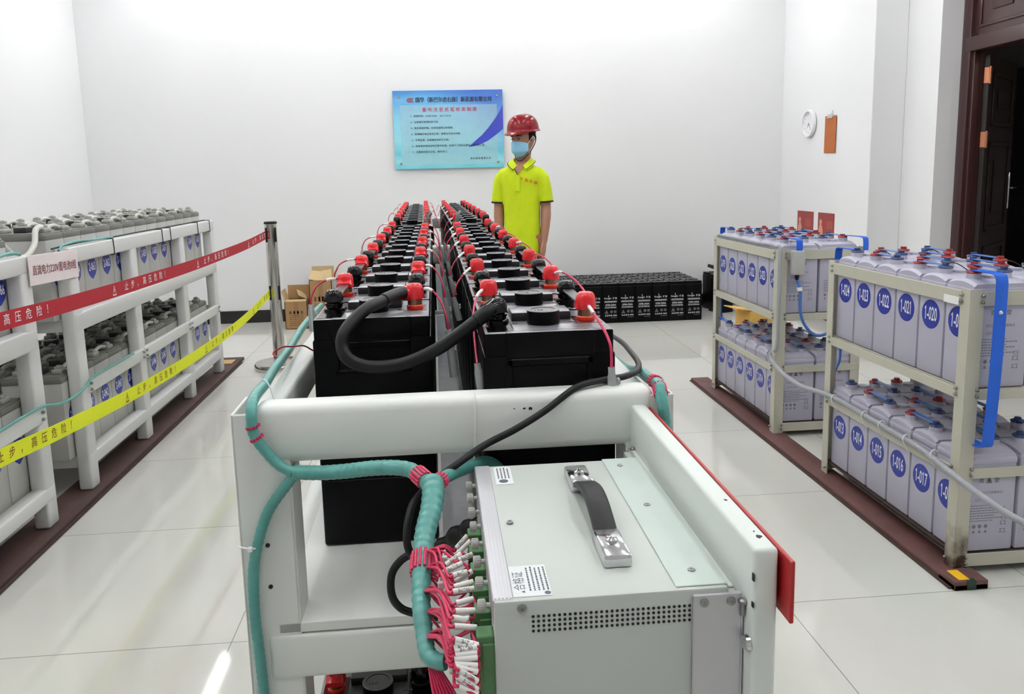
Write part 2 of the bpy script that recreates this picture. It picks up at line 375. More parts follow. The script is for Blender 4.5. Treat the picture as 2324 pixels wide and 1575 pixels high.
# ---------------------------------------------------------------- black batteries of the centre bench
BW, BT, BH, PITCH, PX = 0.174, 0.163, 0.350, 0.171, 0.0625
def black_meshes():
    m = MB(); m.box(-BW/2, BW/2, -BT/2, BT/2, 0, BH-0.03, 0.004)
    m.box(-BW/2+0.004, BW/2-0.004, -BT/2-0.002, BT/2+0.002, 0.1, 0.104, 0.001, 1)
    for a in ((-0.056, 0.056, 0.268, 0.274), (-0.056, 0.056, 0.306, 0.316), (-0.056, -0.049, 0.268, 0.316), (0.049, 0.056, 0.268, 0.316)):
        m.box(a[0], a[1], -BT/2-0.004, -BT/2+0.002, a[2], a[3], 0.0015, 1)
    case = m.mesh('black_battery', M_BLACKCASE)
    m = MB(); m.box(-BW/2+0.002, BW/2-0.002, -BT/2+0.002, BT/2-0.002, BH-0.034, BH, 0.003)
    m.box(-0.058, 0.058, -BT/2-0.003, -BT/2+0.012, BH-0.033, BH+0.001, 0.002)
    m.box(-0.042, 0.042, 0.004, 0.055, BH-0.001, BH+0.012, 0.002)
    m.box(-0.05, -0.036, -0.018, -0.0165, BH, BH+0.0008); m.box(0.036, 0.05, -0.018, -0.0165, BH, BH+0.0008); m.box(0.0425, 0.0435, -0.024, -0.011, BH, BH+0.0008)
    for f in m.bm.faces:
        f.normal_update(); c_ = f.calc_center_median(); f.material_index = 0 if f.normal.z > 0.4 else (2 if c_.z > BH else 1)  # faces turned up take the painted sheen grey, sides stay dark
    lid = m.mesh('lid', [M_LIDSHEEN, M_BLACKCASE, M_BLKSIDE])
    m = MB(); m.lathe([(0.0, BH), (0.022, BH), (0.0225, BH+0.002), (0.0225, BH+0.0185), (0.0215, BH+0.0195), (0.017, BH+0.0195), (0.0165, BH+0.0188), (0.0001, BH+0.0188)], (0, -0.018, 0), 28)
    for k in (-1, 0, 1): m.box(-0.008+k*0.004, -0.006+k*0.005, -0.024, -0.013, BH+0.0188, BH+0.0194)
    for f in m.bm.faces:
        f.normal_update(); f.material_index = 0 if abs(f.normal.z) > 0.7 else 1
    valve = m.mesh('valve_cap', [M_LIDSHEEN, M_BLACKCASE], 40)
    m = MB(); m.mi = 0; m.cyl((0, 0, BH), (0, 0, BH+0.018), 0.0112, n=18); m.cyl((0, 0, BH+0.0145), (0, 0, BH+0.0155), 0.0125, n=18)
    m.mi = 1; m.lathe([(0.0001, BH), (0.0128, BH), (0.0130, BH+0.004), (0.0118, BH+0.0055), (0.0001, BH+0.0055)], n=18)
    m.mi = 2; m.box(-0.018, 0.018, -0.030, 0.026, BH-0.002, BH+0.0006, 0.0003, 1)
    pp = m.mesh('terminal_post', [M_COPPER, M_ORING, mat('dark_red_recess', (96, 14, 28), 0.15, spec=0.7)])
    m = MB(); m.mi = 0; m.cyl((0, 0, BH), (0, 0, BH+0.018), 0.0115, n=18)
    m.mi = 1; m.lathe([(0.0001, BH), (0.016, BH), (0.016, BH+0.004), (0.013, BH+0.006), (0.013, BH+0.009), (0.0145, BH+0.010), (0.0145, BH+0.0125), (0.0001, BH+0.0125)], n=18)
    m.mi = 1; m.box(-0.018, 0.018, -0.072, 0.026, BH-0.002, BH+0.0006, 0.0003, 1)
    pn = m.mesh('terminal_post', [M_BLACKCASE, M_CAPBLK])
    def cap(mt, hood, dh=0.0):
        m = MB(); z = BH
        m.lathe([(0.0001, z+0.0155), (0.0150, z+0.0155), (0.0146, z+0.022), (0.0140, z+0.030-dh), (0.0124, z+0.0355-dh), (0.0095, z+0.0382-dh), (0.006, z+0.0390-dh), (0.0001, z+0.0384-dh)], n=24)
        for k in range(8):
            a = 2*PI*k/8; m.lathe([(0.0001, 0), (0.0018, 0), (0.0013, 0.0012), (0.0001, 0.0016)], (0.0088*math.cos(a), 0.0088*math.sin(a), z+0.0372-dh), 6)
        # hood over the start of the link bar, towards +y
        hw = 0.0145
        R = []
        for t, (w_, zz) in enumerate(((0.0105, 0.033-dh), (0.0118, 0.030-dh), (0.0130, 0.0255-dh*0.5), (0.0132, 0.0235))):
            y = 0.004+t*0.0058*hood
            R.append([Vector((x, y, q)) for x, q in ((-w_, z+0.0165), (w_, z+0.0165), (w_, z+zz-0.004), (w_*0.75, z+zz), (-w_*0.75, z+zz), (-w_, z+zz-0.004))])
        m.rings(R)
        return m.mesh('terminal_cap', mt, 50)
    return dict(case=case, lid=lid, valve=valve, pp=pp, pn=pn, red=cap(M_CAPRED, 1.0), blk=cap(M_CAPBLK, 0.8, 0.0055))
BKM = black_meshes()
def black_battery(parent_M, x, y, z, red_right, red_hood, label, group):
    """red_hood: +1 when the link leaves the red post away from the camera, -1 towards it"""
    p = parent_M @ Vector((x, y, z))
    o = link('black_battery', BKM['case'], None, p, (0, 0, parent_M.to_euler().z), label, 'battery', group)
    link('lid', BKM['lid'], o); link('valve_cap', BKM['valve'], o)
    s = 1 if red_right else -1
    link('terminal_post', BKM['pp'], o, (s*PX, 0, 0)); link('terminal_post', BKM['pn'], o, (-s*PX, 0, 0))
    link('red_terminal_cap', BKM['red'], o, (s*PX, 0, 0), (0, 0, 0 if red_hood > 0 else PI))
    link('black_terminal_cap', BKM['blk'], o, (-s*PX, 0, 0), (0, 0, PI if red_hood > 0 else 0))
    return o
m = MB(); m.box(-0.0085, 0.0085, -PITCH/2-0.009, PITCH/2+0.009, 0, 0.0032, 0.001, 1); LINKM = m.mesh('link_bar', mat('link_bar_sleeve', (52, 52, 56), 0.3))
def link_bar(M, x, y, z, label):
    link('link_bar', LINKM, None, M @ Vector((x, y, z+BH+0.0185)), (0, 0, M.to_euler().z), label, 'link bar', 'link bars between the black batteries')

MN = Matrix.Translation((0.003, 1.0, 0)) @ Matrix.Rotation(math.radians(0.25), 4, 'Z') @ Matrix.Translation((0, -1.0, 0))
MF = Matrix.Translation((0.0, 3.38, 0)) @ Matrix.Rotation(math.radians(0.9), 4, 'Z') @ Matrix.Translation((0, -3.38, 0))
LXL, LXR, BASE = -0.105, 0.137, 0.748
def ctr(seg, lane, k):
    if seg == 'near':
        return (LXL, 1.19+0.0855+PITCH*(k-1)) if lane == 'left' else (LXR, 1.03+0.0855+PITCH*(k-1))
    return (LXL, 3.312+0.0855+PITCH*(k-1)) if lane == 'left' else (LXR, 3.312+0.0855+PITCH*(k-1))
COUNT = {('near', 'left'): 12, ('near', 'right'): 13, ('far', 'left'): 13, ('far', 'right'): 13}
CAPZ = BASE+BH+0.026
for seg, M in (('near', MN), ('far', MF)):
    for lane in ('left', 'right'):
        n = COUNT[seg, lane]
        for k in range(1, n+1):
            x, y = ctr(seg, lane, k)
            odd = k % 2 == 1
            if seg == 'near': red_right = odd
            else: red_right = odd if lane == 'left' else not odd
            hood = -1 if lane == 'left' else 1
            if lane == 'left' and k == 1 and seg == 'near': hood = 1
            zb = BASE+(0.012 if seg == 'far' else 0.0)
            black_battery(M, x, y, zb, red_right, hood, 'black battery, %s from the front in the %s row of the %s bench' % (ORD[k], lane, 'nearer' if seg == 'near' else 'farther'), 'black batteries on the centre bench')
            if k < n:
                if seg == 'near': sx = (-1 if odd else 1) if lane == 'left' else (1 if odd else -1)
                else: sx = (-1 if odd else 1)
                link_bar(M, x+sx*PX, y+PITCH/2, zb, 'black link bar joining the %s and %s batteries, %s row, %s bench' % (ORD[k], ORD[k+1], lane, 'nearer' if seg == 'near' else 'farther'))
# the shelf below: only its front batteries show under the lower beam
for lane, x in (('left', -0.115), ('right', 0.137)):
    for k in (1, 2, 3):
        odd = k % 2 == 1
        black_battery(MN, x, 1.04+0.0855+PITCH*(k-1), 0.205, (not odd), -1, 'black battery on the lower bench shelf, %s from the front in the %s row' % (ORD[k], lane), 'black batteries on the lower bench shelf')

# ---------------------------------------------------------------- white bench frames
def bench(name, M, y0, y1, label, open_front, dz=0.0):
    e = M.to_euler().z
    R = link(name, None, None, M @ Vector((0, y0, 0)), (0, 0, e), label, 'battery rack', 'white steel benches')
    L = y1-y0; zt = 1.022
    def part(nm, f, mt=M_WHITE, lab=None):
        mb = MB(); f(mb); return link(nm, mb.mesh(nm, mt), R, label=lab)
    def corner(x, w, y, fl):       # folded corner post: face flange plus two returns
        def f(mb):
            x0, x1 = (x, x+w) if w > 0 else (x+w, x)
            yy = (y, y+0.004) if fl > 0 else (y-0.004, y)
            mb.box(x0, x1, yy[0], yy[1], 0, zt, 0.0015, 1)
            yr = (y, y+0.085) if fl > 0 else (y-0.085, y)
            yi = (y, y+0.06) if fl > 0 else (y-0.06, y)
            a = (x, x+0.004) if w > 0 else (x-0.004, x)
            c = (x1-0.004, x1) if w > 0 else (x0, x0+0.004)
            mb.box(a[0], a[1], yr[0], yr[1], 0, zt, 0.001, 1); mb.box(c[0], c[1], yi[0], yi[1], 0, zt-0.07, 0.001, 1)
        return f
    pl = part('post', corner(-0.262, 0.068, 0, 1)); pr = part('post', corner(0.287, -0.062, 0, 1))
    part('post', corner(-0.262, 0.068, L, -1)); part('post', corner(0.287, -0.062, L, -1))
    if open_front:
        for z in (0.853, 0.798):
            mb = MB(); mb.cyl((-0.2285, -0.0012, z), (-0.2285, 0.001, z), 0.0028, n=14); link('bolt_hole', mb.mesh('bolt_hole', M_TEXTK), pl)
    if open_front: part('beam', lambda mb: mb.box(-0.236, 0.262, -0.002, 0.045, 0.957, 1.030, 0.012, 4))
    part('beam', lambda mb: mb.box(-0.236, 0.262, L-0.045, L+0.002, 0.957, 1.030, 0.012, 4))
    part('beam', lambda mb: mb.box(-0.236, 0.262, -0.003, 0.042, 0.671, 0.731, 0.006, 3))
    part('beam', lambda mb: mb.box(-0.236, 0.262, L-0.042, L+0.003, 0.671, 0.731, 0.006, 3))
    part('beam', lambda mb: mb.box(-0.236, 0.262, 0.0, 0.042, 0.12, 0.18, 0.006, 3))
    for x0, x1 in ((-0.262, -0.224), (0.25, 0.287)):
        part('side_rail', lambda mb: mb.box(x0, x1, 0.075, L-0.075, 0.945, 1.0, 0.007, 3))
        part('side_rail', lambda mb: mb.box(x0, x1, 0.03, L-0.03, 0.69, 0.735, 0.005, 2))
        part('side_rail', lambda mb: mb.box(x0, x1, 0.03, L-0.03, 0.13, 0.18, 0.005, 2))
    part('shelf', lambda mb: (mb.box(-0.222, 0.25, 0.0, L, 0.733, 0.7465+dz, 0.001, 1), mb.box(-0.222, -0.218, 0.03, L, 0.70, 0.735)))
    part('shelf', lambda mb: mb.box(-0.222, 0.25, 0.02, L, 0.19, 0.204, 0.001, 1))
    part('gap_plate', lambda mb: mb.box(-0.012, 0.047, 0.2 if open_front else 0.03, L-0.03, 0.7466+dz, 0.7478+dz), M_GALV, 'scratched grey metal strip between the two rows')
    for yy in ((1.1,) if L < 3 else ()):
        for x in (-0.262, 0.25): part('post', lambda mb: mb.box(x, x+0.037, yy, yy+0.04, 0, 0.95, 0.004))
    return R
BENCH = bench('battery_bench', MN, 0.98, 3.297, 'white steel bench nearest the camera carrying two rows of black batteries', True)
bench('battery_bench', MF, 3.308, 5.60, 'white steel bench beyond the nearer one, reaching towards the standing worker', False, 0.012)
# paint scars on the front beam
mb = MB()
for x, z, s in ((0.106, 1.0125, 0.0032), (0.0985, 1.0128, 0.0022), (0.086, 1.0132, 0.0012), (0.037, 0.982, 0.0009)):
    n = 9; mb.poly([Vector((x+s*math.cos(2*PI*i/n)*random.uniform(.6, 1.2), 0, z+0.7*s*math.sin(2*PI*i/n)*random.uniform(.6, 1.2))) for i in range(n)], 0.0004, (0, 1, 0))
link('paint_scar', mb.mesh('paint_scar', M_TEXTK), BENCH, MN.inverted() @ Vector((0, 0.9776, 0)) - Vector((0, 0.98, 0)))

# ---------------------------------------------------------------- side door swung open towards the camera, red strip on it
D = link('bench_door', None, None, (0.244, 0.98, 0), (0, 0, 0), 'white sheet metal door of the bench swung open beside the tester', 'rack door')
mb = MB(); mb.box(-0.010, 0.010, -0.407, 0.016, 0.10, 1.010, 0.004, 3); link('door_panel', mb.mesh('door_panel', M_WHITE2), D)
mb = MB(); mb.box(-0.0145, -0.0100, -0.365, -0.01, 0.952, 0.9585, 0.0008, 1); mb.box(-0.0215, -0.0100, -0.365, -0.01, 0.945, 0.9525, 0.001, 1); link('inner_flange', mb.mesh('inner_flange', M_WHITE2), D)
mb = MB()
for y, z, s in ((-0.385, 1.0101, 0.0035), (-0.31, 1.0101, 0.0018), (-0.375, 1.0101, 0.0012)):
    mb.poly([Vector((0.002+s*math.cos(2*PI*i/7)*random.uniform(.5, 1.2), y+s*math.sin(2*PI*i/7)*random.uniform(.5, 1.2), z)) for i in range(7)], 0.0002, (0, 0, 1))
mb.box(-0.0104, -0.0095, -0.4074, -0.404, 0.984, 0.990)
mb.box(-0.0104, -0.0095, -0.4074, -0.404, 0.962, 0.966)
link('paint_scar', mb.mesh('paint_scar', M_TEXTK), D)
mb = MB(); mb.box(0.013, 0.0165, -0.422, 0.02, 0.955, 1.006, 0.0008, 1)
rp = link('sign_strip', mb.mesh('sign_strip', M_REDPLATE), D, label='red plastic strip fixed to the outer face')
mb = MB(); mb.box(0.0098, 0.0132, -0.398, 0.0, 0.966, 1.000, 0.001, 1); link('foam_pad', mb.mesh('foam_pad', M_BLACKMATT), rp)
for y, z in ((-0.392, 0.9655), (-0.02, 0.9655)):
    mb = MB(); mb.lathe([(0.0001, 0), (0.0038, 0), (0.0036, 0.002), (0.002, 0.0034), (0.0001, 0.0036)], (-0.0125, y, z-0.007), 14); mb.cyl((-0.0125, y, z-0.018), (-0.0125, y, z-0.007), 0.002, n=8)
    link('screw', mb.mesh('screw', M_SCREW), D)
mb = MB(); mb.lathe([(0.0001, -0.0), (0.0066, 0), (0.0060, -0.003), (0.0035, -0.0048), (0.0001, -0.0052)], (-0.0101, -0.3995, 0.928), 18, 'X'); link('round_bolt', mb.mesh('round_bolt', M_CHROME), D)

# ---------------------------------------------------------------- battery tester hung on the door
T = link('battery_tester', None, None, (0, 0, 0), (0, 0, 0), 'white box tester with black carry handle bolted beside the open door', 'electrical device')
BX0, BX1, BY0, BY1, BZ0, BZ1 = 0.0325, 0.1915, 0.593, 0.897, 0.50, 0.970
def tp(nm, f, mt, par=T, lab=None, sm=35):
    mb = MB(); f(mb); return link(nm, mb.mesh(nm, mt, sm), par, label=lab)
tp('case', lambda mb: (mb.box(BX0, BX1+0.03, BY0, BY1, BZ0, BZ1, 0.002, 2)), mat('pale_grey_green_case_paint', (194, 199, 194), 0.42, var=0.02))
def sil(mb):
    mb.box(BX0-0.001, BX0+0.016, BY0+0.002, BY1, BZ1-0.02, BZ1+0.0008, 0.001, 1)
    for k in range(5): mb.box(BX0+0.001+k*0.003, BX0+0.0022+k*0.003, BY0+0.004, BY1-0.002, BZ1+0.0006, BZ1+0.0013)
tp('edge_strip', sil, M_ALU)
tp('mounting_bracket', lambda mb: (mb.box(BX1, 0.2315, BY0-0.0035, BY0, 0.50, BZ1-0.0035, 0.001, 1), mb.box(0.226, 0.2335, BY0-0.003, BY0+0.02, 0.50, BZ1-0.012, 0.001, 1)), M_ALU)
tp('top_flange', lambda mb: mb.box(BX1-0.012, BX1+0.0305, BY0+0.004, BY1, BZ1, BZ1+0.0012, 0.0005, 1), mat('pale_green_case_paint', (190, 203, 197), 0.45))
def holes(mb):
    for r in range(4):
        for c in range(31):
            x = 0.0632+c*(0.1895-0.0632)/30; z = 0.9562-r*0.0041
            mb.cyl((x, BY0-0.0004, z), (x, BY0+0.0002, z), 0.00125, n=10)
tp('vent_holes', holes, M_TEXTK)
def screw(x, y, z, r, ax):
    def f(mb):
        pr = [(0.0001, 0), (r, 0), (r*0.92, r*0.3), (r*0.45, r*0.5), (0.0001, r*0.42)]
        if ax == 'Y': mb.lathe([(a, -b_) for a, b_ in pr], (x, y, z), 16, 'Y')
        else: mb.lathe(pr, (x, y, z), 16)
        for dx, dz in ((r*0.5, r*0.1), (r*0.1, r*0.5)):
            if ax == 'Y': mb.box(x-dx, x+dx, y-r*0.56, y-r*0.4, z-dz, z+dz)
            else: mb.box(x-dx, x+dx, y-dz, y+dz, z+r*0.4, z+r*0.56)
    return f
tp('screw', screw(0.0545, BY0, 0.9635, 0.0040, 'Y'), M_SCREW)
for x in (0.2005, 0.2225): tp('screw', screw(x, BY0-0.0035, 0.9595, 0.0038, 'Y'), M_SCREW)
for x, y in ((0.058, 0.738), (0.196, 0.873), (0.198, 0.760), (0.200, 0.622)): tp('screw', screw(x, y, BZ1+0.001, 0.0034, 'Z'), M_SCREW)
hd = link('carry_handle', None, T, (0.141, 0.745, BZ1))
def brk(y0, y1, s):
    def f(mb):
        mb.box(-0.0125, 0.0125, y0, y1, 0, 0.012, 0.003, 2); yc = (y0+y1)/2
        mb.lathe([(0.0001, 0.012), (0.0055, 0.012), (0.0052, 0.0142), (0.003, 0.0155), (0.0001, 0.0145)], (0, yc, 0), 16)
        mb.box(-0.003, 0.003, yc-0.0006, yc+0.0006, 0.0148, 0.0158); mb.box(-0.0006, 0.0006, yc-0.003, yc+0.003, 0.0148, 0.0158)
    return f
tp('handle_bracket', brk(0.058, 0.110, 1), M_CHROME, hd); tp('handle_bracket', brk(-0.110, -0.055, -1), M_CHROME, hd)
def strp(mb):
    R = []
    for i in range(17):
        t = i/16; y = -0.062+0.126*t; z = 0.004+0.016*math.sin(PI*t)
        R.append([Vector((-0.0105, y, z)), Vector((0.0105, y, z)), Vector((0.0105, y, z+0.005)), Vector((0.008, y, z+0.0068)), Vector((-0.008, y, z+0.0068)), Vector((-0.0105, y, z+0.005))])
    mb.rings(R)
tp('handle_strap', strp, M_BLACKMATT, hd)
# paper labels on top
def lab1(mb):
    mb.mi = 0; mb.box(0.0487, 0.0795, 0.5985, 0.650, BZ1+0.0001, BZ1+0.0005)
    mb.mi = 1; mb.text('合格证', 0.0105, frame((0.0555, 0.624, BZ1+0.0006), (0, 1, 0), (-1, 0, 0)))
    for r in range(5):
        y = 0.607
        while y < 0.645:
            l = random.uniform(0.0015, 0.004); mb.box(0.0625+r*0.0036, 0.0639+r*0.0036, y, y+l, BZ1+0.0005, BZ1+0.0007); y += l+0.0011
    mb.lathe([(0.0022, BZ1+0.0005), (0.0026, BZ1+0.0005), (0.0026, BZ1+0.0007), (0.0022, BZ1+0.0007)], (0.0765, 0.6025, 0), 14)
    mb.poly([Vector((0.0555, 0.606, BZ1+0.0006)), Vector((0.0585, 0.604, BZ1+0.0006)), Vector((0.0585, 0.608, BZ1+0.0006))])
tp('paper_label', lab1, [mat('white_paper', (226, 229, 230), 0.6), mat('small_print', (88, 92, 104), 0.6)], sm=0)
def lab2(mb):
    mb.mi = 0; mb.box(0.0525, 0.0715, 0.838, 0.890, BZ1+0.0001, BZ1+0.0005)
    mb.mi = 1
    for r in range(4):
        y = 0.855
        while y < 0.885:
            l = random.uniform(0.002, 0.005); mb.box(0.0555+r*0.0038, 0.0570+r*0.0038, y, y+l, BZ1+0.0005, BZ1+0.0007); y += l+0.0012
    mb.lathe([(0.0042, BZ1+0.0005), (0.005, BZ1+0.0005), (0.005, BZ1+0.0007), (0.0042, BZ1+0.0007)], (0.061, 0.847, 0), 18)
    mb.text('A', 0.008, frame((0.061, 0.847, BZ1+0.0006), (0, 1, 0), (-1, 0, 0)))
tp('paper_label', lab2, [mat('white_paper', (226, 229, 230), 0.6), mat('small_print', (88, 92, 104), 0.6)], sm=0)
# thumb screws and green terminal blocks along the left edge
kn = MB(); kn.lathe([(0.0001, -0.0118), (0.0046, -0.0118), (0.005, -0.011), (0.005, -0.0055), (0.0044, -0.0050), (0.0022, -0.0046), (0.0022, 0.0), (0.0001, 0.0)], n=18, axis='X')
for k in range(18):
    a = 2*PI*k/18; kn.box(-0.0112, -0.0056, 0.0049*math.cos(a)-0.0004, 0.0049*math.cos(a)+0.0004, 0.0049*math.sin(a)-0.0004, 0.0049*math.sin(a)+0.0004)
KN = kn.mesh('thumb_screw', mat('grey_nylon', (186, 186, 182), 0.45), 40)
for y in (0.888, 0.852, 0.814, 0.778, 0.739, 0.702, 0.662, 0.624): link('thumb_screw', KN, T, (BX0, y, 0.951))
gb = MB(); gb.box(-0.013, 0.001, -0.0085, 0.0085, -0.30, 0, 0.0008, 1); gb.box(-0.009, 0.0015, -0.010, 0.010, -0.30, -0.006, 0.0008, 1)
gb.mi = 1
for k in range(22):
    gb.box(-0.0134, -0.011, -0.0088, -0.0060, -0.012-k*0.0125, -0.009-k*0.0125); gb.box(-0.0136, -0.0125, -0.004, 0.004, -0.016-k*0.0125, -0.010-k*0.0125)
GB = gb.mesh('terminal_block', [M_GREEN, mat('dark_green_marks', (26, 44, 26), 0.6)])  # darker green for the small marks on each block
for y in (0.795, 0.757, 0.719, 0.681, 0.644, 0.607): link('terminal_block', GB, T, (BX0-0.001, y, 0.9385))
# ---------------------------------------------------------------- hoses, cables and wires of the centre bench
def tie(path, par, r=0.0011, head=None):
    mb = MB(); mb.tube(path, r, 6, 5)
    if head: mb.box(head[0]-0.003, head[0]+0.003, head[1]-0.003, head[1]+0.002, head[2]-0.003, head[2]+0.003, 0.0008, 1)
    link('cable_tie', mb.mesh('cable_tie', M_TIE), par)
def cable(name, pts, r, mt, label, cat_, group=None, n=12, sub=8, bumps=0.0, blen=0.012):
    mb = MB(); mb.tube(pts, r, n, sub, True, bumps, blen)
    return link(name, mb.mesh(name, mt, 60), None, label=label, cat=cat_, group=group)
HL = [(-0.298, 2.05, 0.99), (-0.287, 1.85, 1.002), (-0.276, 1.62, 1.010), (-0.262, 1.4, 1.014), (-0.251, 1.22, 1.023), (-0.237, 1.08, 1.034), (-0.233, 1.0, 1.0375), (-0.2305, 0.968, 1.028), (-0.229, 0.965, 1.002), (-0.217, 0.965, 0.98), (-0.201, 0.965, 0.96), (-0.183, 0.960, 0.952)]
h1 = cable('spiral_hose', HL, 0.0067, M_TEAL, 'teal spiral wrapped hose coming down from the left bench rail', 'cable hose', 'teal spiral wrapped wire hoses', 14, 10, 0.07, 0.009)
HD = [(-0.183, 0.962, 0.950), (-0.199, 0.966, 0.93), (-0.219, 0.970, 0.902), (-0.232, 0.970, 0.87), (-0.242, 0.970, 0.83), (-0.245, 0.970, 0.79), (-0.245, 0.970, 0.749), (-0.243, 0.970, 0.707), (-0.242, 0.970, 0.661), (-0.242, 0.970, 0.60), (-0.243, 0.970, 0.50), (-0.243, 0.970, 0.30), (-0.243, 0.970, 0.02)]
h2 = cable('spiral_hose', HD, 0.0067, M_TEAL, 'teal spiral wrapped hose running down the left front post', 'cable hose', 'teal spiral wrapped wire hoses', 14, 10, 0.07, 0.009)
HA = [(-0.184, 0.962, 0.952), (-0.153, 0.955, 0.952), (-0.121, 0.942, 0.957), (-0.089, 0.925, 0.965), (-0.063, 0.91, 0.970), (-0.043, 0.9, 0.970), (-0.03, 0.885, 0.967), (-0.021, 0.87, 0.962)]
h3 = cable('spiral_hose', HA, 0.0088, M_TEAL, 'teal spiral wrapped hose crossing under the front beam', 'cable hose', 'teal spiral wrapped wire hoses', 14, 10, 0.07, 0.009)
HR = [(-0.013, 0.87, 0.962), (-0.005, 0.89, 0.961), (0.008, 0.93, 0.952), (0.025, 0.97, 0.943), (0.043, 1.0, 0.938), (0.058, 1.02, 0.929), (0.069, 1.03, 0.915), (0.072, 1.05, 0.885)]
h4 = cable('spiral_hose', HR, 0.0075, M_TEAL, 'short teal spiral hose running from the bundle in behind the tester', 'cable hose', 'teal spiral wrapped wire hoses', 14, 10, 0.07, 0.009)
HB = [(-0.0165, 0.868, 0.966), (-0.016, 0.85, 0.96), (-0.019, 0.83, 0.948), (-0.024, 0.81, 0.938), (-0.027, 0.79, 0.928), (-0.028, 0.765, 0.921), (-0.029, 0.745, 0.913), (-0.029, 0.725, 0.905), (-0.028, 0.705, 0.899), (-0.026, 0.69, 0.89), (-0.023, 0.67, 0.883), (-0.014, 0.658, 0.8825), (-0.006, 0.654, 0.884)]
h5 = cable('spiral_hose', HB, lambda t: 0.0125-0.0055*t, M_TEAL, 'thick teal wrapped bundle beside the tester, pink wires fanning out of it', 'cable hose', None, 16, 10, 0.09, 0.010)
HQ = [(0.322, 1.75, 0.93), (0.318, 1.5, 0.955), (0.302, 1.35, 0.975), (0.296, 1.25, 0.988), (0.288, 1.15, 1.010), (0.283, 1.08, 1.018), (0.276, 1.02, 1.028), (0.272, 0.985, 1.0315), (0.271, 0.969, 1.018), (0.274, 0.9655, 0.99), (0.276, 0.966, 0.93), (0.276, 0.968, 0.85), (0.276, 0.968, 0.7)]
h6 = cable('spiral_hose', HQ, 0.0075, M_TEAL, 'teal spiral hose bending over the right front corner of the bench', 'cable hose', 'teal spiral wrapped wire hoses', 14, 10, 0.07, 0.009)
def exposed(par, a, b, r):
    mb = MB(); a, b = Vector(a), Vector(b); d = (b-a).normalized(); u = d.orthogonal().normalized(); w = d.cross(u)
    for k in range(14):
        q = (u*math.cos(2*PI*k/14)+w*math.sin(2*PI*k/14))*(r-0.0006)
        mb.cyl(a+q, b+q, 0.0016, n=7)
    link('exposed_wires', mb.mesh('exposed_wires', M_PINK), par, label='pink wires showing through the wrap')
exposed(h1, (-0.2296, 0.965, 1.0116), (-0.229, 0.965, 1.009), 0.0078); exposed(h1, (-0.2265, 0.965, 0.9975), (-0.225, 0.965, 0.9945), 0.0078)
exposed(h3, (-0.034, 0.891, 0.9685), (-0.0245, 0.876, 0.965), 0.0098); exposed(h4, (-0.011, 0.874, 0.962), (-0.007, 0.886, 0.9612), 0.0088)
exposed(h5, (-0.0275, 0.777, 0.9245), (-0.0284, 0.755, 0.9165), 0.0115)
exposed(h6, (0.278, 1.036, 1.0255), (0.275, 1.008, 1.0305), 0.0083); exposed(h6, (0.2722, 0.988, 1.0313), (0.2713, 0.974, 1.0235), 0.0083)
tie([(-0.260, 0.977, 0.8538), (-0.251, 0.968, 0.856), (-0.2425, 0.9615, 0.8572), (-0.236, 0.966, 0.856), (-0.2295, 0.9785, 0.8536)], h2, 0.0014, (-0.2425, 0.9615, 0.857))
tie([(-0.2445, 1.07, 1.0312), (-0.2375, 1.07, 1.042), (-0.2278, 1.062, 1.036), (-0.218, 1.05, 1.01), (-0.2133, 1.05, 0.99)], h1, 0.001)
cable('cable_tie', [(0.037, 0.995, 1.0315), (0.0371, 0.981, 1.028), (0.0366, 0.9762, 1.015), (0.0355, 0.9762, 0.97), (0.034, 0.9775, 0.953), (0.033, 0.99, 0.945)], 0.0013, M_TIE, 'white cable tie looped around the middle of the front beam', 'cable tie', None, 6)
cable('wire_loop', [(-0.262, 1.30, 1.0215), (-0.271, 1.31, 1.027), (-0.2575, 1.32, 1.0345), (-0.2463, 1.35, 1.0285), (-0.2369, 1.4, 1.0189), (-0.222, 1.42, 1.0046), (-0.205, 1.44, 1.0)], 0.0014, M_WIRE, 'thin dark red wire looped over the teal hose on the left rail', 'wire')
# thick black cable between the two rows
tk = [(-0.0425, 1.2755, 1.1205), (-0.055, 1.27, 1.1225), (-0.068, 1.255, 1.122), (-0.086, 1.22, 1.119), (-0.106, 1.18, 1.115), (-0.124, 1.155, 1.102), (-0.137, 1.14, 1.086), (-0.140, 1.135, 1.07), (-0.135, 1.13, 1.056), (-0.123, 1.13, 1.046), (-0.105, 1.13, 1.04), (-0.08, 1.125, 1.04), (-0.052, 1.12, 1.045), (-0.024, 1.11, 1.057), (0.0, 1.1, 1.071), (0.025, 1.095, 1.089), (0.047, 1.095, 1.105), (0.062, 1.10, 1.116), (0.073, 1.112, 1.121)]
c = cable('power_cable', tk, 0.0092, M_BLACKMATT, 'thick black cable looping in front from left row to right row', 'cable')
mb = MB(); mb.tube(tk[:4], 0.0104, 14, 8); link('heat_shrink_sleeve', mb.mesh('heat_shrink_sleeve', M_BLACKMATT, 60), c)
mb = MB(); mb.tube(tk[-3:], 0.0106, 14, 8); link('heat_shrink_sleeve', mb.mesh('heat_shrink_sleeve', M_BLACKMATT, 60), c)
mb = MB(); mb.tube([(-0.0425, 1.2755, 1.1205), (-0.058, 1.270, 1.1225)], lambda t: 0.0125-0.001*t, 14, 3); link('red_boot', mb.mesh('red_boot', M_CAPRED, 60), c, label='red rubber boot on the cable end')
mb = MB(); mb.tube([(0.062, 1.103, 1.115), (0.073, 1.112, 1.120), (0.084, 1.116, 1.1195)], 0.0128, 14, 5); link('black_boot', mb.mesh('black_boot', M_CAPBLK, 60), c, label='black rubber boot on the cable end')
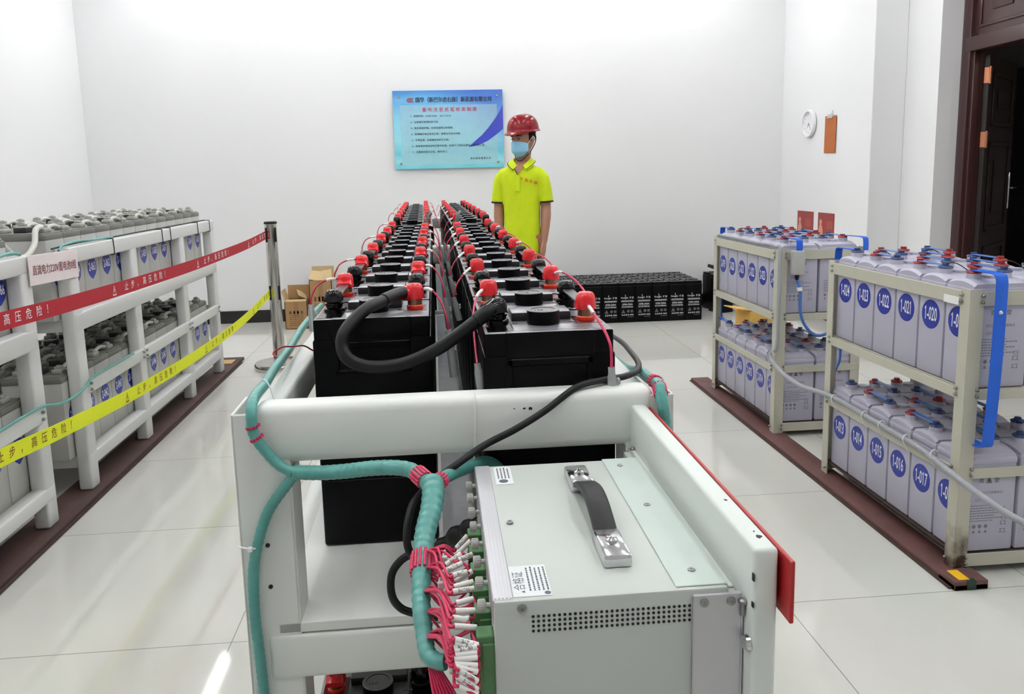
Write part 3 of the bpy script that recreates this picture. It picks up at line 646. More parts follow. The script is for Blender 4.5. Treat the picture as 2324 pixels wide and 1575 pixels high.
cable('power_cable', [(0.335, 1.65, 0.975), (0.320, 1.42, 1.000), (0.303, 1.27, 1.013), (0.286, 1.15, 1.023), (0.268, 1.09, 1.026), (0.24, 1.04, 1.032), (0.207, 1.01, 1.0365), (0.167, 0.988, 1.0345), (0.124, 0.968, 1.012), (0.085, 0.958, 0.993), (0.046, 0.948, 0.978), (0.013, 0.925, 0.965), (-0.018, 0.905, 0.951), (-0.038, 0.885, 0.938), (-0.0445, 0.87, 0.925), (-0.047, 0.86, 0.910), (-0.046, 0.855, 0.896), (-0.040, 0.86, 0.882), (-0.031, 0.87, 0.874)], 0.0044, M_BLACKMATT, 'thin black cable slanting across the front beam to the teal bundle', 'cable')
cable('power_cable', [(-0.020, 0.885, 0.868), (-0.031, 0.88, 0.8765), (-0.043, 0.88, 0.877), (-0.056, 0.88, 0.87), (-0.066, 0.88, 0.857), (-0.069, 0.88, 0.841), (-0.067, 0.88, 0.824), (-0.059, 0.88, 0.812), (-0.048, 0.88, 0.806), (-0.03, 0.875, 0.803), (-0.01, 0.87, 0.802)], 0.0046, M_BLACKMATT, 'round loop of black cable bulging left behind the teal bundle', 'cable')
cable('power_cable', [(-0.022, 1.05, 0.775), (-0.0124, 1.03, 0.806), (0.0054, 1.01, 0.8324), (0.0226, 0.99, 0.8507), (0.0361, 0.97, 0.8647), (0.0605, 0.96, 0.8676), (0.1, 0.955, 0.865)], lambda t: 0.012+0.0022*math.sin(t*38), M_BLACKMATT, 'fat ribbed black cable passing in behind the tester', 'cable')
# pink wires with printed white sleeves from the bundle to the green blocks
SLEEVES = [((0.0066, 0.7903, 0.9235), (0.0184, 0.7943, 0.9346), 'BAT1'), ((0.0075, 0.7771, 0.9238), (0.0211, 0.7811, 0.9349), ''), ((-0.0045, 0.7445, 0.9289), (0.0108, 0.7485, 0.9374), 'BAT2'), ((0.0081, 0.7429, 0.9333), (0.0215, 0.7469, 0.9367), 'BAT20'), ((-0.0075, 0.7212, 0.9327), (0.0113, 0.7252, 0.9393), 'BAT12'), ((0.0016, 0.701, 0.9396), (0.0147, 0.705, 0.9402), 'BAT'), ((0.0036, 0.7057, 0.9307), (0.02, 0.7097, 0.9383), ''), ((0.0022, 0.6867, 0.936), (0.0197, 0.6907, 0.9376), ''), ((0.001, 0.6735, 0.9384), (0.0197, 0.6775, 0.938), 'BAT55'), ((0.0033, 0.6556, 0.9374), (0.0184, 0.6596, 0.938), ''), ((0.0025, 0.6364, 0.941), (0.0186, 0.6404, 0.938), ''), ((0.0003, 0.6204, 0.9443), (0.0107, 0.6244, 0.939), ''), ((-0.0018, 0.6241, 0.939), (0.0128, 0.6281, 0.938), ''), ((0.001, 0.6131, 0.941), (0.0188, 0.6171, 0.936), ''), ((0.0008, 0.5908, 0.943), (0.0188, 0.5948, 0.934), 'BAT78'), ((0.0002, 0.5899, 0.9404), (0.0182, 0.5939, 0.932), ''), ((-0.0005, 0.589, 0.9374), (0.0152, 0.593, 0.937), 'BAT81'), ((0.0002, 0.5875, 0.9352), (0.0178, 0.5915, 0.9349), 'BAT80'), ((0.0005, 0.5857, 0.9327), (0.0176, 0.5897, 0.931), ''), ((-0.0005, 0.584, 0.9303), (0.0178, 0.588, 0.9283), ''), ((-0.0002, 0.5816, 0.9278), (0.0175, 0.5856, 0.9227), ''), ((0.0002, 0.5798, 0.9269), (0.0173, 0.5838, 0.9188), ''), ((0.0033, 0.577, 0.9254), (0.0169, 0.581, 0.9124), 'BAT89'), ((0.0022, 0.5749, 0.9218), (0.0166, 0.5789, 0.9067), 'BAT100'), ((0.0024, 0.5739, 0.914), (0.0166, 0.5779, 0.9039), '')]
EX = [(-0.0262, 0.783, 0.922), (-0.026, 0.762, 0.914), (-0.026, 0.735, 0.907), (-0.023, 0.712, 0.900), (-0.023, 0.69, 0.889), (-0.006, 0.654, 0.884)]
BYB = [0.795, 0.757, 0.719, 0.681, 0.644, 0.607]
names = {}
for i, (a, b_, s) in enumerate(SLEEVES):
    a, b_ = Vector(a), Vector(b_)
    cl = min(5, max(0, int(i*6/len(SLEEVES)))); e = Vector(EX[cl])+Vector((random.uniform(-.003, .003), random.uniform(-.004, .004), random.uniform(-.003, .003)))
    yb = min(BYB, key=lambda q: abs(q-b_.y))
    end = Vector((BX0-0.0135, yb-0.003, min(0.930, b_.z-0.002)-0.0015*(i % 3)))
    d = (b_-a).normalized(); mid = (e+a)*0.5+Vector((0.002, 0, 0.006+0.002*(i % 3)))
    lab = ('pink wire with white sleeve reading %s plugged into the tester' % s) if len(s) > 3 else 'pink wire with plain white sleeve, %s from the rear, plugged into the tester' % (ORD[i+1] if i < 13 else ['fourteenth', 'fifteenth', 'sixteenth', 'seventeenth', 'eighteenth', 'nineteenth', 'twentieth', 'twenty first', 'twenty second', 'twenty third', 'twenty fourth', 'twenty fifth'][i-13])
    wv = cable('sensing_wire', [e, mid, a-d*0.004, a, b_, end], 0.0014, M_PINK, lab, 'wire', 'pink wires between the teal bundle and the tester', 7, 5)
    mb = MB(); mb.cyl(a, b_, 0.0026, n=12); sl = link('white_sleeve', mb.mesh('white_sleeve', M_TIE, 60), wv)
    if s:
        n = (UP*0.35+BACK*0.94); n = (n-d*n.dot(d)).normalized(); yv = n.cross(d)
        if yv.z < 0: pass
        mb = MB(); sz = 0.0044; L = (b_-a).length; M0 = frame((a+b_)*0.5, d, yv)
        def wrap(q):
            an = q.y/0.00268; return (a+b_)*0.5+d*q.x+n*(0.00268*math.cos(an))+yv*(0.00268*math.sin(an))
        mb.text(s, sz, M0, xs=0.85, fn=wrap); link('lettering', mb.mesh('lettering', M_TEXTK, 0), sl)
for i in range(22):      # extra pink strands behind the sleeves, in the fans at each exit
    k = i % 6; e = Vector(EX[k])+Vector((random.uniform(-.004, .002), random.uniform(-.006, .006), random.uniform(-.006, .002)))
    yb = BYB[k]; end = Vector((BX0-0.0135, yb+random.uniform(-.006, .0), 0.925-random.uniform(0.0, 0.03)))
    mid = (e+end)*0.5+Vector((0, random.uniform(-.01, .006), random.uniform(-.016, .004)))
    cable('sensing_wire', [e, e*0.7+mid*0.3+Vector((0, 0, .004)), mid, end], 0.0013, M_PINK, 'pink wire strand in the %s fan from the rear, bundle to tester' % ORD[k+1], 'wire', 'pink strands in the %s fan' % ORD[k+1], 7, 5)
for k in range(7):
    x = 0.003*k
    cable('sensing_wire', [(-0.022+x*0.4, 0.662, 0.876), (-0.018+x, 0.648, 0.856), (-0.008+x, 0.628, 0.835), (0.006+x, 0.607, 0.815), (0.02+0.0, 0.598, 0.795+0.006*k)], 0.0014, M_PINK, 'pink wire strand hanging below the bundle end down to the tester', 'wire', 'pink strands hanging below the bundle', 7, 5)
for (p, r) in (((-0.006, 0.772, 0.9235), 0.006), ((-0.010, 0.735, 0.916), 0.006), ((-0.006, 0.712, 0.914), 0.006), ((-0.010, 0.69, 0.908), 0.005), ((-0.006, 0.672, 0.905), 0.0055), ((-0.0025, 0.652, 0.885), 0.0085)):
    mb = MB(); mb.tube([Vector(p)+Vector((0.0015*math.cos(a), r*math.cos(a), r*math.sin(a))) for a in [2*PI*i/12 for i in range(13)]], 0.0012, 6, 3); mb.box(p[0]-0.003, p[0]+0.003, p[1]-r-0.003, p[1]-r+0.002, p[2]-0.003, p[2]+0.004, 0.0008, 1)
    link('cable_tie', mb.mesh('cable_tie', M_TIE), h5)
# sensing wires with milky plug housings on the cell caps
def plug(par, a, b_):
    a, b_ = Vector(a), Vector(b_); d = (b_-a).normalized()
    mb = MB(); mb.tube([a, a+(b_-a)*0.15, a+(b_-a)*0.3, b_], lambda t: 0.0046 if t < 0.35 else 0.0060, 12, 4, False)
    u = d.orthogonal().normalized(); mb.box(-0.002, 0.002, -0.0045, 0.0045, -0.008, 0.0, 0.001, 1, M=Matrix.Translation(a+(b_-a)*0.3+Vector((0.0085, 0, 0))))
    link('plug_housing', mb.mesh('plug_housing', M_CLEAR, 50), par)
def sense(M, pts, label, sleeve=True, plugto=None, r=0.0016, mt=None):
    P = [M @ Vector(p) for p in pts]
    o = cable('sensing_wire', P, r, mt or M_WIRE, label, 'wire', 'red sensing wires on the battery caps', 8, 6)
    if sleeve:
        Q = curve(P, 6); mb = MB(); mb.tube(Q[2:8], 0.0026, 8, 1, False); link('white_sleeve', mb.mesh('white_sleeve', M_TIE, 60), o)
    if plugto is not None: plug(o, P[-1], M @ Vector(plugto))
    return o
for seg, M in (('near', MN), ('far', MF)):
    Z = CAPZ+(0.012 if seg == 'far' else 0)
    nm = 'nearer' if seg == 'near' else 'farther'
    for lane in ('left', 'right'):
        for k in range(1, COUNT[seg, lane]+1):
            if seg == 'far' and k % 4 not in (0, 1): continue
            odd = k % 2 == 1; x, y = ctr(seg, lane, k)
            rr = odd if (seg == 'near' or lane == 'left') else not odd
            cx = x+(PX if rr else -PX); tag_ = '%s battery, %s row, %s bench' % (ORD[k], lane, nm)
            if lane == 'left' and rr:
                dz = 0.012*(k % 3)
                sense(M, [(cx+0.012, y-0.004, Z+0.004), (cx+0.026, y-0.012, Z+0.003), (cx+0.040, y-0.03, Z-0.012), (cx+0.048, y-0.045, Z-0.035), (cx+0.050, y-0.05, Z-0.055)], 'thin red wire from the cap of the '+tag_, True, (cx+0.046+0.01*(k % 2), y-0.055, Z-0.115-dz) if seg == 'near' else None)
            elif lane == 'left':
                if k in (2, 4, 8, 12):
                    sense(M, [(cx-0.012, y-0.004, Z+0.004), (cx-0.028, y-0.014, Z+0.004), (cx-0.045, y-0.03, Z-0.004), (cx-0.054, y-0.04, Z-0.022), (cx-0.055, y-0.043, Z-0.034)], 'thin red wire from the cap of the '+tag_, True, (cx-0.054, y-0.045, Z-0.08) if seg == 'near' else None)
            elif not rr:
                if k == 2: pts = [(cx-0.008, y-0.012, Z), (cx-0.020, y-0.04, Z-0.006), (cx-0.0285, y-0.09, Z-0.02), (cx-0.031, y-0.135, Z-0.045), (cx-0.031, y-0.18, Z-0.068), (cx-0.031, y-0.205, Z-0.075)]
                else: pts = [(cx-0.010, y-0.010, Z-0.002), (cx-0.026, y-0.03, Z-0.012), (cx-0.042, y-0.05, Z-0.03), (cx-0.050, y-0.06, Z-0.055)]
                sense(M, pts, 'thin red wire from the cap of the '+tag_, True, ((cx-0.027, y-0.218, Z-0.115) if k == 2 else (cx-0.040, y-0.062, Z-0.10)) if (seg == 'near') else None, mt=M_PINK if k == 2 else None)
            else:
                if seg == 'near' and k == 1:
                    sense(Matrix.Identity(4), [(0.203, 1.102, 1.1195), (0.2055, 1.085, 1.114), (0.210, 1.035, 1.1003), (0.2145, 1.012, 1.0834), (0.2155, 1.008, 1.0664), (0.2150, 1.006, 1.0536)], 'thin pink wire hanging from the front right cap of the nearer bench', True, (0.2166, 1.006, 1.006), 0.002, M_PINK)
                else:
                    sense(M, [(cx+0.003, y-0.013, Z-0.001), (cx+0.014, y-0.030, Z+0.004), (cx+0.030, y-0.07, Z-0.004), (cx+0.042, y-0.115, Z-0.022), (cx+0.046, y-0.135, Z-0.04)], 'thin red wire from the cap of the '+tag_, k % 4 == 3, None, 0.0018, M_PINK if k < 6 else None)
# cables bridging the gap between the two benches
for x0, x1, nm in ((-0.043, -0.045, 'left'), (0.074, 0.08, 'right')):
    c = cable('power_cable', [(x0, 3.165, 1.126), (x0+0.004, 3.21, 1.148), (x0+0.014, 3.28, 1.156), (x1+0.010, 3.345, 1.156), (x1, 3.395, 1.138)], 0.0075, M_BLACKMATT, 'short black cable bridging the two benches in the %s row' % nm, 'cable', 'bridging cables between the benches')
# ---------------------------------------------------------------- grey batteries and pale rack on the left
GX, GT, GP, GH = 0.236, 0.161, 0.1645, 0.362
def sticker_disc(n=28, drop=0.0):
    P = []
    for i in range(n):
        a = 2*PI*i/n; x, y = math.cos(a), math.sin(a)
        if drop and y < -0.80: y = -0.80-(drop-0.80)*max(0, (0.6-abs(x))/0.6)
        P.append((x, y))
    return P
def grey_meshes():
    m = MB(); m.box(-GX/2, GX/2, -GT/2, GT/2, 0, GH-0.033, 0.003); m.box(-GX/2-0.001, GX/2+0.001, -GT/2-0.0008, GT/2+0.0008, GH-0.118, GH-0.114, 0.001, 1)
    case = m.mesh('grey_battery', M_LGREY)
    m = MB(); m.box(-GX/2-0.001, GX/2+0.001, -GT/2-0.0008, GT/2+0.0008, GH-0.034, GH-0.010, 0.003); m.box(-GX/2+0.006, GX/2-0.006, -GT/2+0.005, GT/2-0.005, GH-0.014, GH-0.004, 0.003)
    lid = m.mesh('lid', M_LID)
    m = MB(); m.box(-0.024, 0.024, -0.03, 0.03, GH-0.006, GH+0.018, 0.002); valve = m.mesh('valve_cover', mat('near_black_plastic', (40, 40, 40), 0.45))
    m = MB(); m.box(-0.021, 0.021, -0.030, 0.030, GH-0.006, GH+0.015, 0.007, 3); m.box(-0.013, 0.013, -0.016, 0.014, GH+0.013, GH+0.026, 0.003); m.cyl((0, 0, GH+0.02), (0, 0, GH+0.029), 0.008, n=10)
    cap = m.mesh('terminal_cover', M_GCAP)
    return case, lid, valve, cap
GM = grey_meshes()
def sticker(text, par, x, z, r, side, drop=0.0, size=0.05, xs=0.72):
    """round blue sticker on the face looking along side (+1: +x, -1: -x)"""
    mb = MB(); P = sticker_disc(30, drop)
    mb.poly([Vector((0, p[0]*r, p[1]*r)) for p in P], 0.0012, (side, 0, 0))
    s = link('number_sticker', mb.mesh('number_sticker', M_BLUE, 0), par, (x, 0, z))
    mb = MB(); mb.text(text, size, frame((side*0.0016, 0, 0), (0, side, 0), (0, 0, 1)), xs=xs, bold=0.012)
    link('number', mb.mesh('number', M_TEXTW, 0), s)
    mb = MB()
    return s
def grey_battery(x, y, z, num, label, small=True):
    o = link('grey_battery', GM[0], None, (x, y, z), (0, 0, 0), label, 'battery', 'grey batteries in the left rack')
    link('lid', GM[1], o); link('valve_cover', GM[2], o)
    for sx in (-0.078, 0.078): link('terminal_cover', GM[3], o, (sx, 0, 0))
    if num:
        sticker(num, o, GX/2, 0.180, 0.046, 1, 1.22, 0.052, 0.60)
    return o
lk = MB(); lk.tube([(0, -0.066, 0.0), (0, -0.045, 0.004), (0, -0.02, 0.010), (0, 0.02, 0.010), (0, 0.045, 0.004), (0, 0.066, 0.0)], 0.0085, 10, 5); GLK = lk.mesh('link_cable', M_GLINK, 60)
COLX = [(-1.560-GX/2, 'front'), (-1.806-GX/2, 'rear')]
MODS = [('farther', 3.485, 13, [65-i for i in range(13)], [40+i for i in range(13)]), ('nearer', 2.525, 4, [69-i for i in range(4)], [36+i for i in range(4)])]
for mod, y0, n, up, lo in MODS:
    for lev, z, nums in (('upper', 0.757, up), ('lower', 0.170, lo)):
        for cx, cn in COLX:
            for i in range(n):
                y = y0+GP*i
                t = '2-%03d' % nums[i]
                if cn == 'front': lab = 'grey battery with blue sticker reading %s, %s shelf of the left racks' % (t, lev)
                else: lab = 'grey battery hidden behind the one numbered %s, %s shelf of the left racks' % (t, lev)
                grey_battery(cx, y, z, t if cn == 'front' else None, lab)
                if i < n-1:
                    for sx, side in ((0.078, 'front'), (-0.078, 'rear')):
                        if (i % 2 == 0) == (side == 'front'):
                            link('link_cable', GLK, None, (cx+sx, y+GP/2, z+GH+0.008), (0, 0, 0), 'pale link cable at the %s end of %s shelf %s batteries, beginning at %s' % (side, lev, cn, t), 'cable', 'pale link cables on the grey batteries')
cable('link_cable', [(-1.60, 3.02, 1.138), (-1.595, 3.08, 1.136), (-1.58, 3.135, 1.08), (-1.578, 3.20, 1.042), (-1.578, 3.28, 1.036), (-1.582, 3.36, 1.075), (-1.595, 3.41, 1.128), (-1.60, 3.47, 1.138)], 0.0115, M_GLINK, 'thick pale cable sagging between the two left racks', 'cable')

def left_rack(y0, y1, posts, label):
    R = link('battery_rack', None, None, (-1.5, y0, 0), (0, 0, 0), label, 'battery rack', 'pale grey racks on the left')
    def part(nm, f, mt=M_LRACK): mb = MB(); f(mb); return link(nm, mb.mesh(nm, mt), R)
    L = y1-y0; XB = -0.605
    for p in posts:
        a, b_ = p-y0, p-y0+0.08
        part('post', lambda mb: mb.box(-0.057, 0.0, a, b_, 0.02, 1.05, 0.010, 3)); part('post', lambda mb: mb.box(XB, XB+0.057, a, b_, 0.02, 1.05, 0.010, 3))
        part('cross_rail', lambda mb: mb.box(XB+0.05, -0.05, a+0.015, b_-0.015, 0.70, 0.75, 0.006)); part('cross_rail', lambda mb: mb.box(XB+0.05, -0.05, a+0.015, b_-0.015, 0.115, 0.163, 0.006))
    for a in ((L-0.037,) if L > 1 else (0.0, L-0.037)): part('cross_rail', lambda mb: mb.box(XB+0.05, -0.05, a+0.004, a+0.034, 0.985, 1.045, 0.006)); part('cross_rail', lambda mb: mb.box(XB+0.05, -0.05, a+0.004, a+0.034, 0.43, 0.485, 0.006))
    for x0, x1 in ((-0.0565, 0.001), (XB-0.001, XB+0.0565)):
        part('top_rail', lambda mb: mb.box(x0, x1, 0.004, L-0.004, 0.984, 1.052, 0.008, 3))
        part('shelf_rail', lambda mb: mb.box(x0, x1, 0.004, L-0.004, 0.700, 0.778 if x0 > -0.3 else 0.755, 0.008, 3))
        part('bottom_rail', lambda mb: mb.box(x0, x1, 0.004, L-0.004, 0.118, 0.176, 0.008, 3))
    for a, b_ in zip(posts[:-1], posts[1:]):
        rr = part('retaining_rail', lambda mb: mb.box(-0.018, 0.006, a-y0+0.055, b_-y0+0.035, 0.427, 0.486, 0.006, 3))
        for yy in (a-y0+0.066, b_-y0+0.024):
            for z in (0.443, 0.470): mb = MB(); mb.lathe([(0.0001, 0.012), (0.004, 0.0115), (0.0065, 0.006), (0.0065, 0.0)], (0.0055, yy, z), 10, 'X'); link('bolt', mb.mesh('bolt', M_SCREW), rr)
    part('shelf', lambda mb: mb.box(XB+0.05, -0.05, 0.01, L-0.01, 0.748, 0.7565)); part('shelf', lambda mb: mb.box(XB+0.05, -0.05, 0.01, L-0.01, 0.160, 0.1695))
    return R
LR1 = left_rack(3.452, 5.645, (3.452, 4.130, 4.905, 5.565), 'long pale grey steel rack on the left, beyond the hanging name plate')
LR2 = left_rack(2.36, 3.140, (2.36, 3.060), 'pale grey steel rack cut by the left edge of the photo')
# black ties round the top rail, thin green wire along it
for y in (3.92, 4.60, 4.74, 5.27, 5.54):
    t_ = cable('cable_tie', [(-1.535, y, 1.054), (-1.50, y, 1.0545), (-1.4975, y, 1.045), (-1.4975, y+0.004, 0.99), (-1.502, y+0.004, 0.982), (-1.53, y, 0.981)], 0.0024, M_STRAPK, 'black tie round the top rail of the long left rack, %s from front' % ORD[{3.92: 1, 4.60: 2, 4.74: 3, 5.27: 4, 5.54: 5}[y]], 'cable tie', 'black cable ties on the left rack', 6)
cable('thin_wire', [(-1.515, 3.35, 1.056), (-1.52, 3.6, 1.062), (-1.518, 3.9, 1.0585), (-1.52, 4.3, 1.059), (-1.52, 4.9, 1.058), (-1.52, 5.5, 1.058)], 0.0035, M_STRAPK, 'thin black wire lying along the top rail of the long left rack', 'wire')
cable('thin_wire', [(-1.512, 3.40, 1.045), (-1.515, 3.45, 1.062), (-1.512, 3.58, 1.069), (-1.512, 3.75, 1.063), (-1.512, 3.95, 1.060)], 0.005, M_TEAL, 'pale green wrapped wire on the top rail beside the name plate', 'wire')
cable('thin_wire', [(-1.512, 2.5, 1.06), (-1.512, 2.75, 1.064), (-1.512, 2.9, 1.060), (-1.512, 3.02, 1.068), (-1.514, 3.10, 1.058)], 0.006, M_TEAL, 'pale green wrapped wire on the top rail at the left photo edge', 'wire')
cable('thin_wire', [(-1.486, 2.40, 0.495), (-1.486, 2.7, 0.494), (-1.484, 2.95, 0.498), (-1.482, 3.08, 0.493), (-1.478, 3.2, 0.470), (-1.476, 3.33, 0.466), (-1.480, 3.45, 0.478), (-1.486, 3.52, 0.493), (-1.486, 3.7, 0.495), (-1.486, 4.0, 0.494)], 0.0055, M_TEAL, 'pale green wrapped wire crossing low between the two left racks', 'wire')
mb = MB(); mb.mi = 0; mb.box(-0.004, 0.0, -0.203, 0.203, -0.056, 0.056, 0.001, 1)
np_ = link('name_plate', mb.mesh('name_plate', mat('pinkish_white_plate', (232, 222, 222), 0.45)), None, (-1.488, 3.305, 0.990), (math.radians(-1.8), 0, 0), 'white name plate with red Chinese lettering hanging between the left racks', 'sign')
mb = MB(); mb.text('直流电力220V蓄电池II组', 0.040, frame((0.0006, 0, -0.004), (0, 1, 0), (0, 0, 1)), xs=0.86, bold=0.01); link('lettering', mb.mesh('lettering', M_TEXTR, 0), np_)
mb = MB(); mb.box(-1.62, -1.464, -1.0, 6.06, 0, 0.02, 0.004); mb.mi = 1; mb.box(-1.470, -1.452, -1.0, 5.95, 0, 0.006); mb.mi = 2; mb.box(-1.60, -1.50, 5.82, 5.95, 0.02, 0.026)
link('floor_channel', mb.mesh('floor_channel', [M_SLABL, M_EDGE_SHADE, mat('tan_board', (196, 160, 110), 0.7)]), None, label='reddish brown steel strip on the floor under the left racks', cat='floor strip')
mb = MB(); mb.box(-2.14, -2.02, -1.0, 6.0, 0, 0.02, 0.004); link('floor_channel', mb.mesh('floor_channel', M_SLAB), None, label='reddish brown steel strip under the rear feet of the left racks', cat='floor strip')

# ---------------------------------------------------------------- lilac grey batteries and beige racks on the right
RX, RT, RP, RH = 0.184, 0.136, 0.1435, 0.338
def lilac_meshes():
    m = MB(); m.box(-RX/2, RX/2, -RT/2, RT/2, 0, 0.292, 0.006, 2); case = m.mesh('lilac_battery', M_LILAC)
    m = MB(); m.box(-RX/2-0.001, RX/2+0.001, -RT/2-0.001, RT/2+0.001, 0.288, 0.312, 0.006, 2)
    R = []
    for t in range(9):      # arched shoulder across the short way
        a = -1+2*t/8; z = 0.325+0.012*(1-a*a)
        R.append([Vector((x, a*(RT/2-0.004), q)) for x, q in ((-RX/2+0.002, 0.30), (RX/2-0.002, 0.30), (RX/2-0.003, z-0.008), (RX/2-0.012, z), (-RX/2+0.012, z), (-RX/2+0.003, z-0.008))])
    m.rings(R); lid = m.mesh('lid', M_LILAC, 30)
    m = MB(); m.cyl((0, 0, 0.325), (0, 0, 0.345), 0.021, n=16); valve = m.mesh('valve_cap', M_LILAC)
    m = MB(); m.lathe([(0.0001, 0.32), (0.023, 0.32), (0.021, 0.352), (0.0001, 0.352)], n=16); boss = m.mesh('terminal_collar', M_LILAC)
    def nut(mt):
        m = MB(); m.lathe([(0.0001, 0.352), (0.021, 0.352), (0.024, 0.355), (0.021, 0.3595), (0.0001, 0.3605)], n=8); m.cyl((0, 0, 0.358), (0, 0, 0.369), 0.0115, n=6)
        return m.mesh('terminal_nut', mt, 30)
    return case, lid, valve, boss, nut(M_REDNUT), nut(M_BLUENUT)
RM = lilac_meshes()
def endprint():
    m = MB(); F = frame((0, 0, 0), (1, 0, 0), (0, 0, 1))
    y = -RT/2-0.0004
    def at(x, z): return frame((x, y, z), (1, 0, 0), (0, 0, 1))
    m.text('双', 0.018, at(-0.026, 0.236), bold=0.02); m.text('登', 0.018, at(0.026, 0.236), bold=0.02)
    for k in range(4): m.poly([Vector((-0.012+0.003*k, y, 0.228+0.006*k)), Vector((0.012-0.003*k, y, 0.228+0.006*k)), Vector((0, y, 0.238+0.006*k))])
    m.text('阀控式密封铅酸蓄电池', 0.0095, at(0.0, 0.196)); m.text('GFM-300', 0.013, at(-0.045, 0.172), 'LEFT')
    for r in range(7):
        x = -0.07
        while x < 0.02+0.03*(r % 2): l = random.uniform(.004, .011); m.box(x, x+l, y, y+0.0002, 0.152-r*0.0085, 0.155-r*0.0085); x += l+0.002
    m.text('CE', 0.017, at(0.058, 0.108))
    for k in range(4):
        x = -0.062+0.02*k; m.lathe([(0.005, -0.0001), (0.0065, -0.0001), (0.0065, 0.0001), (0.005, 0.0001)], (x, y, 0.084), 10, 'Y')
        m.poly([Vector((x-0.006, y, 0.062)), Vector((x+0.006, y, 0.062)), Vector((x, y, 0.073))])
    for z in (0.092, 0.066): m.box(0.044, 0.068, y, y+0.0002, z-0.006, z-0.0045); m.box(0.048, 0.05, y, y+0.0002, z-0.006, z+0.006); m.box(0.062, 0.064, y, y+0.0002, z-0.006, z+0.006); m.box(0.046, 0.066, y, y+0.0002, z+0.005, z+0.0065)
    return m.mesh('label_print', M_TEXTG, 0)
EP = endprint()
def lilac_battery(x, y, z, num, red_front, label, printed, sz):
    o = link('lilac_battery', RM[0], None, (x, y, z), (0, 0, 0), label, 'battery', 'lilac grey batteries in the right racks')
    link('lid', RM[1], o); link('valve_cap', RM[2], o)
    for sx in (-0.05, 0.05):
        link('terminal_collar', RM[3], o, (sx, 0, 0)); link('terminal_nut', RM[4] if (sx < 0) == red_front else RM[5], o, (sx, 0, 0))
    if num: sticker(num, o, -RX/2, sz, 0.0485, -1, 0.0, 0.064, 0.47)
    if printed: link('label_print', EP, o)
    return o
bl = MB(); bl.box(-0.011, 0.011, -0.070, 0.070, 0, 0.003, 0.001, 1); BLK = bl.mesh('link_bar', M_BLUELINK)
def right_rack(y0, who, prefix, up, lo, label, upz, rust):
    for lev, z, nums in (('upper', 0.613, up), ('lower', 0.073, lo)):
        for ci, cx in enumerate((1.618+RX/2, 1.812+RX/2)):
            for i in range(6):
                y = y0+0.077+RP*i; t = '%s-%03d' % (prefix, nums[i])
                lab = ('lilac grey battery with round sticker %s, %s shelf of the %s right rack' % (t, lev, who)) if ci == 0 else ('lilac grey battery behind number %s, %s shelf of the %s right rack' % (t, lev, who))
                lilac_battery(cx, y, z, t if ci == 0 else None, (i+ci) % 2 == 0, lab, i == 0, upz if lev == 'upper' else 0.170)
                if i < 5:
                    sx = 0.05 if i % 2 == 0 else -0.05
                    link('link_bar', BLK, None, (cx+sx, y+RP/2, z+0.3605), (0, 0, 0), 'blue link bar from battery %s towards the wall side, %s row, %s shelf' % (t, 'front' if ci == 0 else 'rear', lev), 'link bar', 'blue link bars on the right racks')
                if i % 3 == 1 and lev == 'upper':
                    cable('thin_wire', [(cx-0.05, y, z+0.368), (cx-0.04, y-0.035, z+0.372), (cx-0.015, y-0.05, z+0.355), (cx+0.0, y-0.055, z+0.338)], 0.0018, M_STRAPK, 'thin black wire curling from a nut of battery %s, %s row' % (t, 'front' if ci == 0 else 'rear'), 'wire', 'thin black wires on the right racks', 6)
    R = link('battery_rack', None, None, (1.6, y0, 0), (0, 0, 0), label, 'battery rack', 'beige grey racks on the right')
    L = 0.905; XB = 0.425
    def part(nm, f, mt=M_RRACK): mb = MB(); f(mb); return link(nm, mb.mesh(nm, mt), R)
    def angle(x, sx, y, sy, mt=M_RRACK):
        def f(mb):
            P = [(0, 0), (0.046, 0), (0.046, 0.004), (0.004, 0.004), (0.004, 0.046), (0, 0.046)]
            mb.rings([[Vector((x+sx*a, y+sy*c, z)) for a, c in P] for z in (0.02, 0.925)])
        return part('post', f, mt)
    p1 = angle(0, 1, 0, 1, rust or M_RRACK); p2 = angle(0, 1, L, -1); angle(XB, -1, 0, 1); angle(XB, -1, L, -1)
    for nm, z0, z1 in (('top_rail', 0.873, 0.918), ('shelf_rail', 0.578, 0.611), ('retaining_rail', 0.322, 0.355), ('bottom_rail', 0.028, 0.070)):
        for x0 in (-0.002, XB-0.004):
            if nm == 'bottom_rail' and x0 < 0: continue
            part(nm, lambda mb: mb.box(x0, x0+0.006, 0.040 if x0 < 0 else 0.0, L-0.040 if x0 < 0 else L, z0, z1, 0.001, 1))
        for yy in (0.0, L-0.006):
            part('end_rail', lambda mb: mb.box(0.040, XB-0.002, yy-0.002, yy+0.004, z0, z1, 0.001, 1))
        if nm in ('shelf_rail', 'bottom_rail'): part('shelf', lambda mb: mb.box(0.012, XB-0.005, 0.008, L-0.008, z1-0.006, z1), M_RRACK if nm == 'shelf_rail' else M_EDGE_SHADE)  # bottom shelf coloured dark, the shade under the batteries painted in
        for pp_, yy in ((p1, 0.036), (p2, L-0.036)):
            for dz in (0.012, 0.032) if nm != 'bottom_rail' else (0.02,):
                mb = MB(); mb.lathe([(0.0001, -0.009), (0.003, -0.0085), (0.0055, -0.004), (0.0055, 0.0)], (-0.002, yy, z0+dz), 10, 'X'); link('bolt', mb.mesh('bolt', M_SCREW), pp_)
        for dz in (0.012, 0.032):
            mb = MB(); mb.lathe([(0.0001, -0.009), (0.003, -0.0085), (0.0055, -0.004), (0.0055, 0.0)], (0.040, -0.002, z0+dz), 10, 'Y'); link('bolt', mb.mesh('bolt', M_SCREW), p1)
    return R
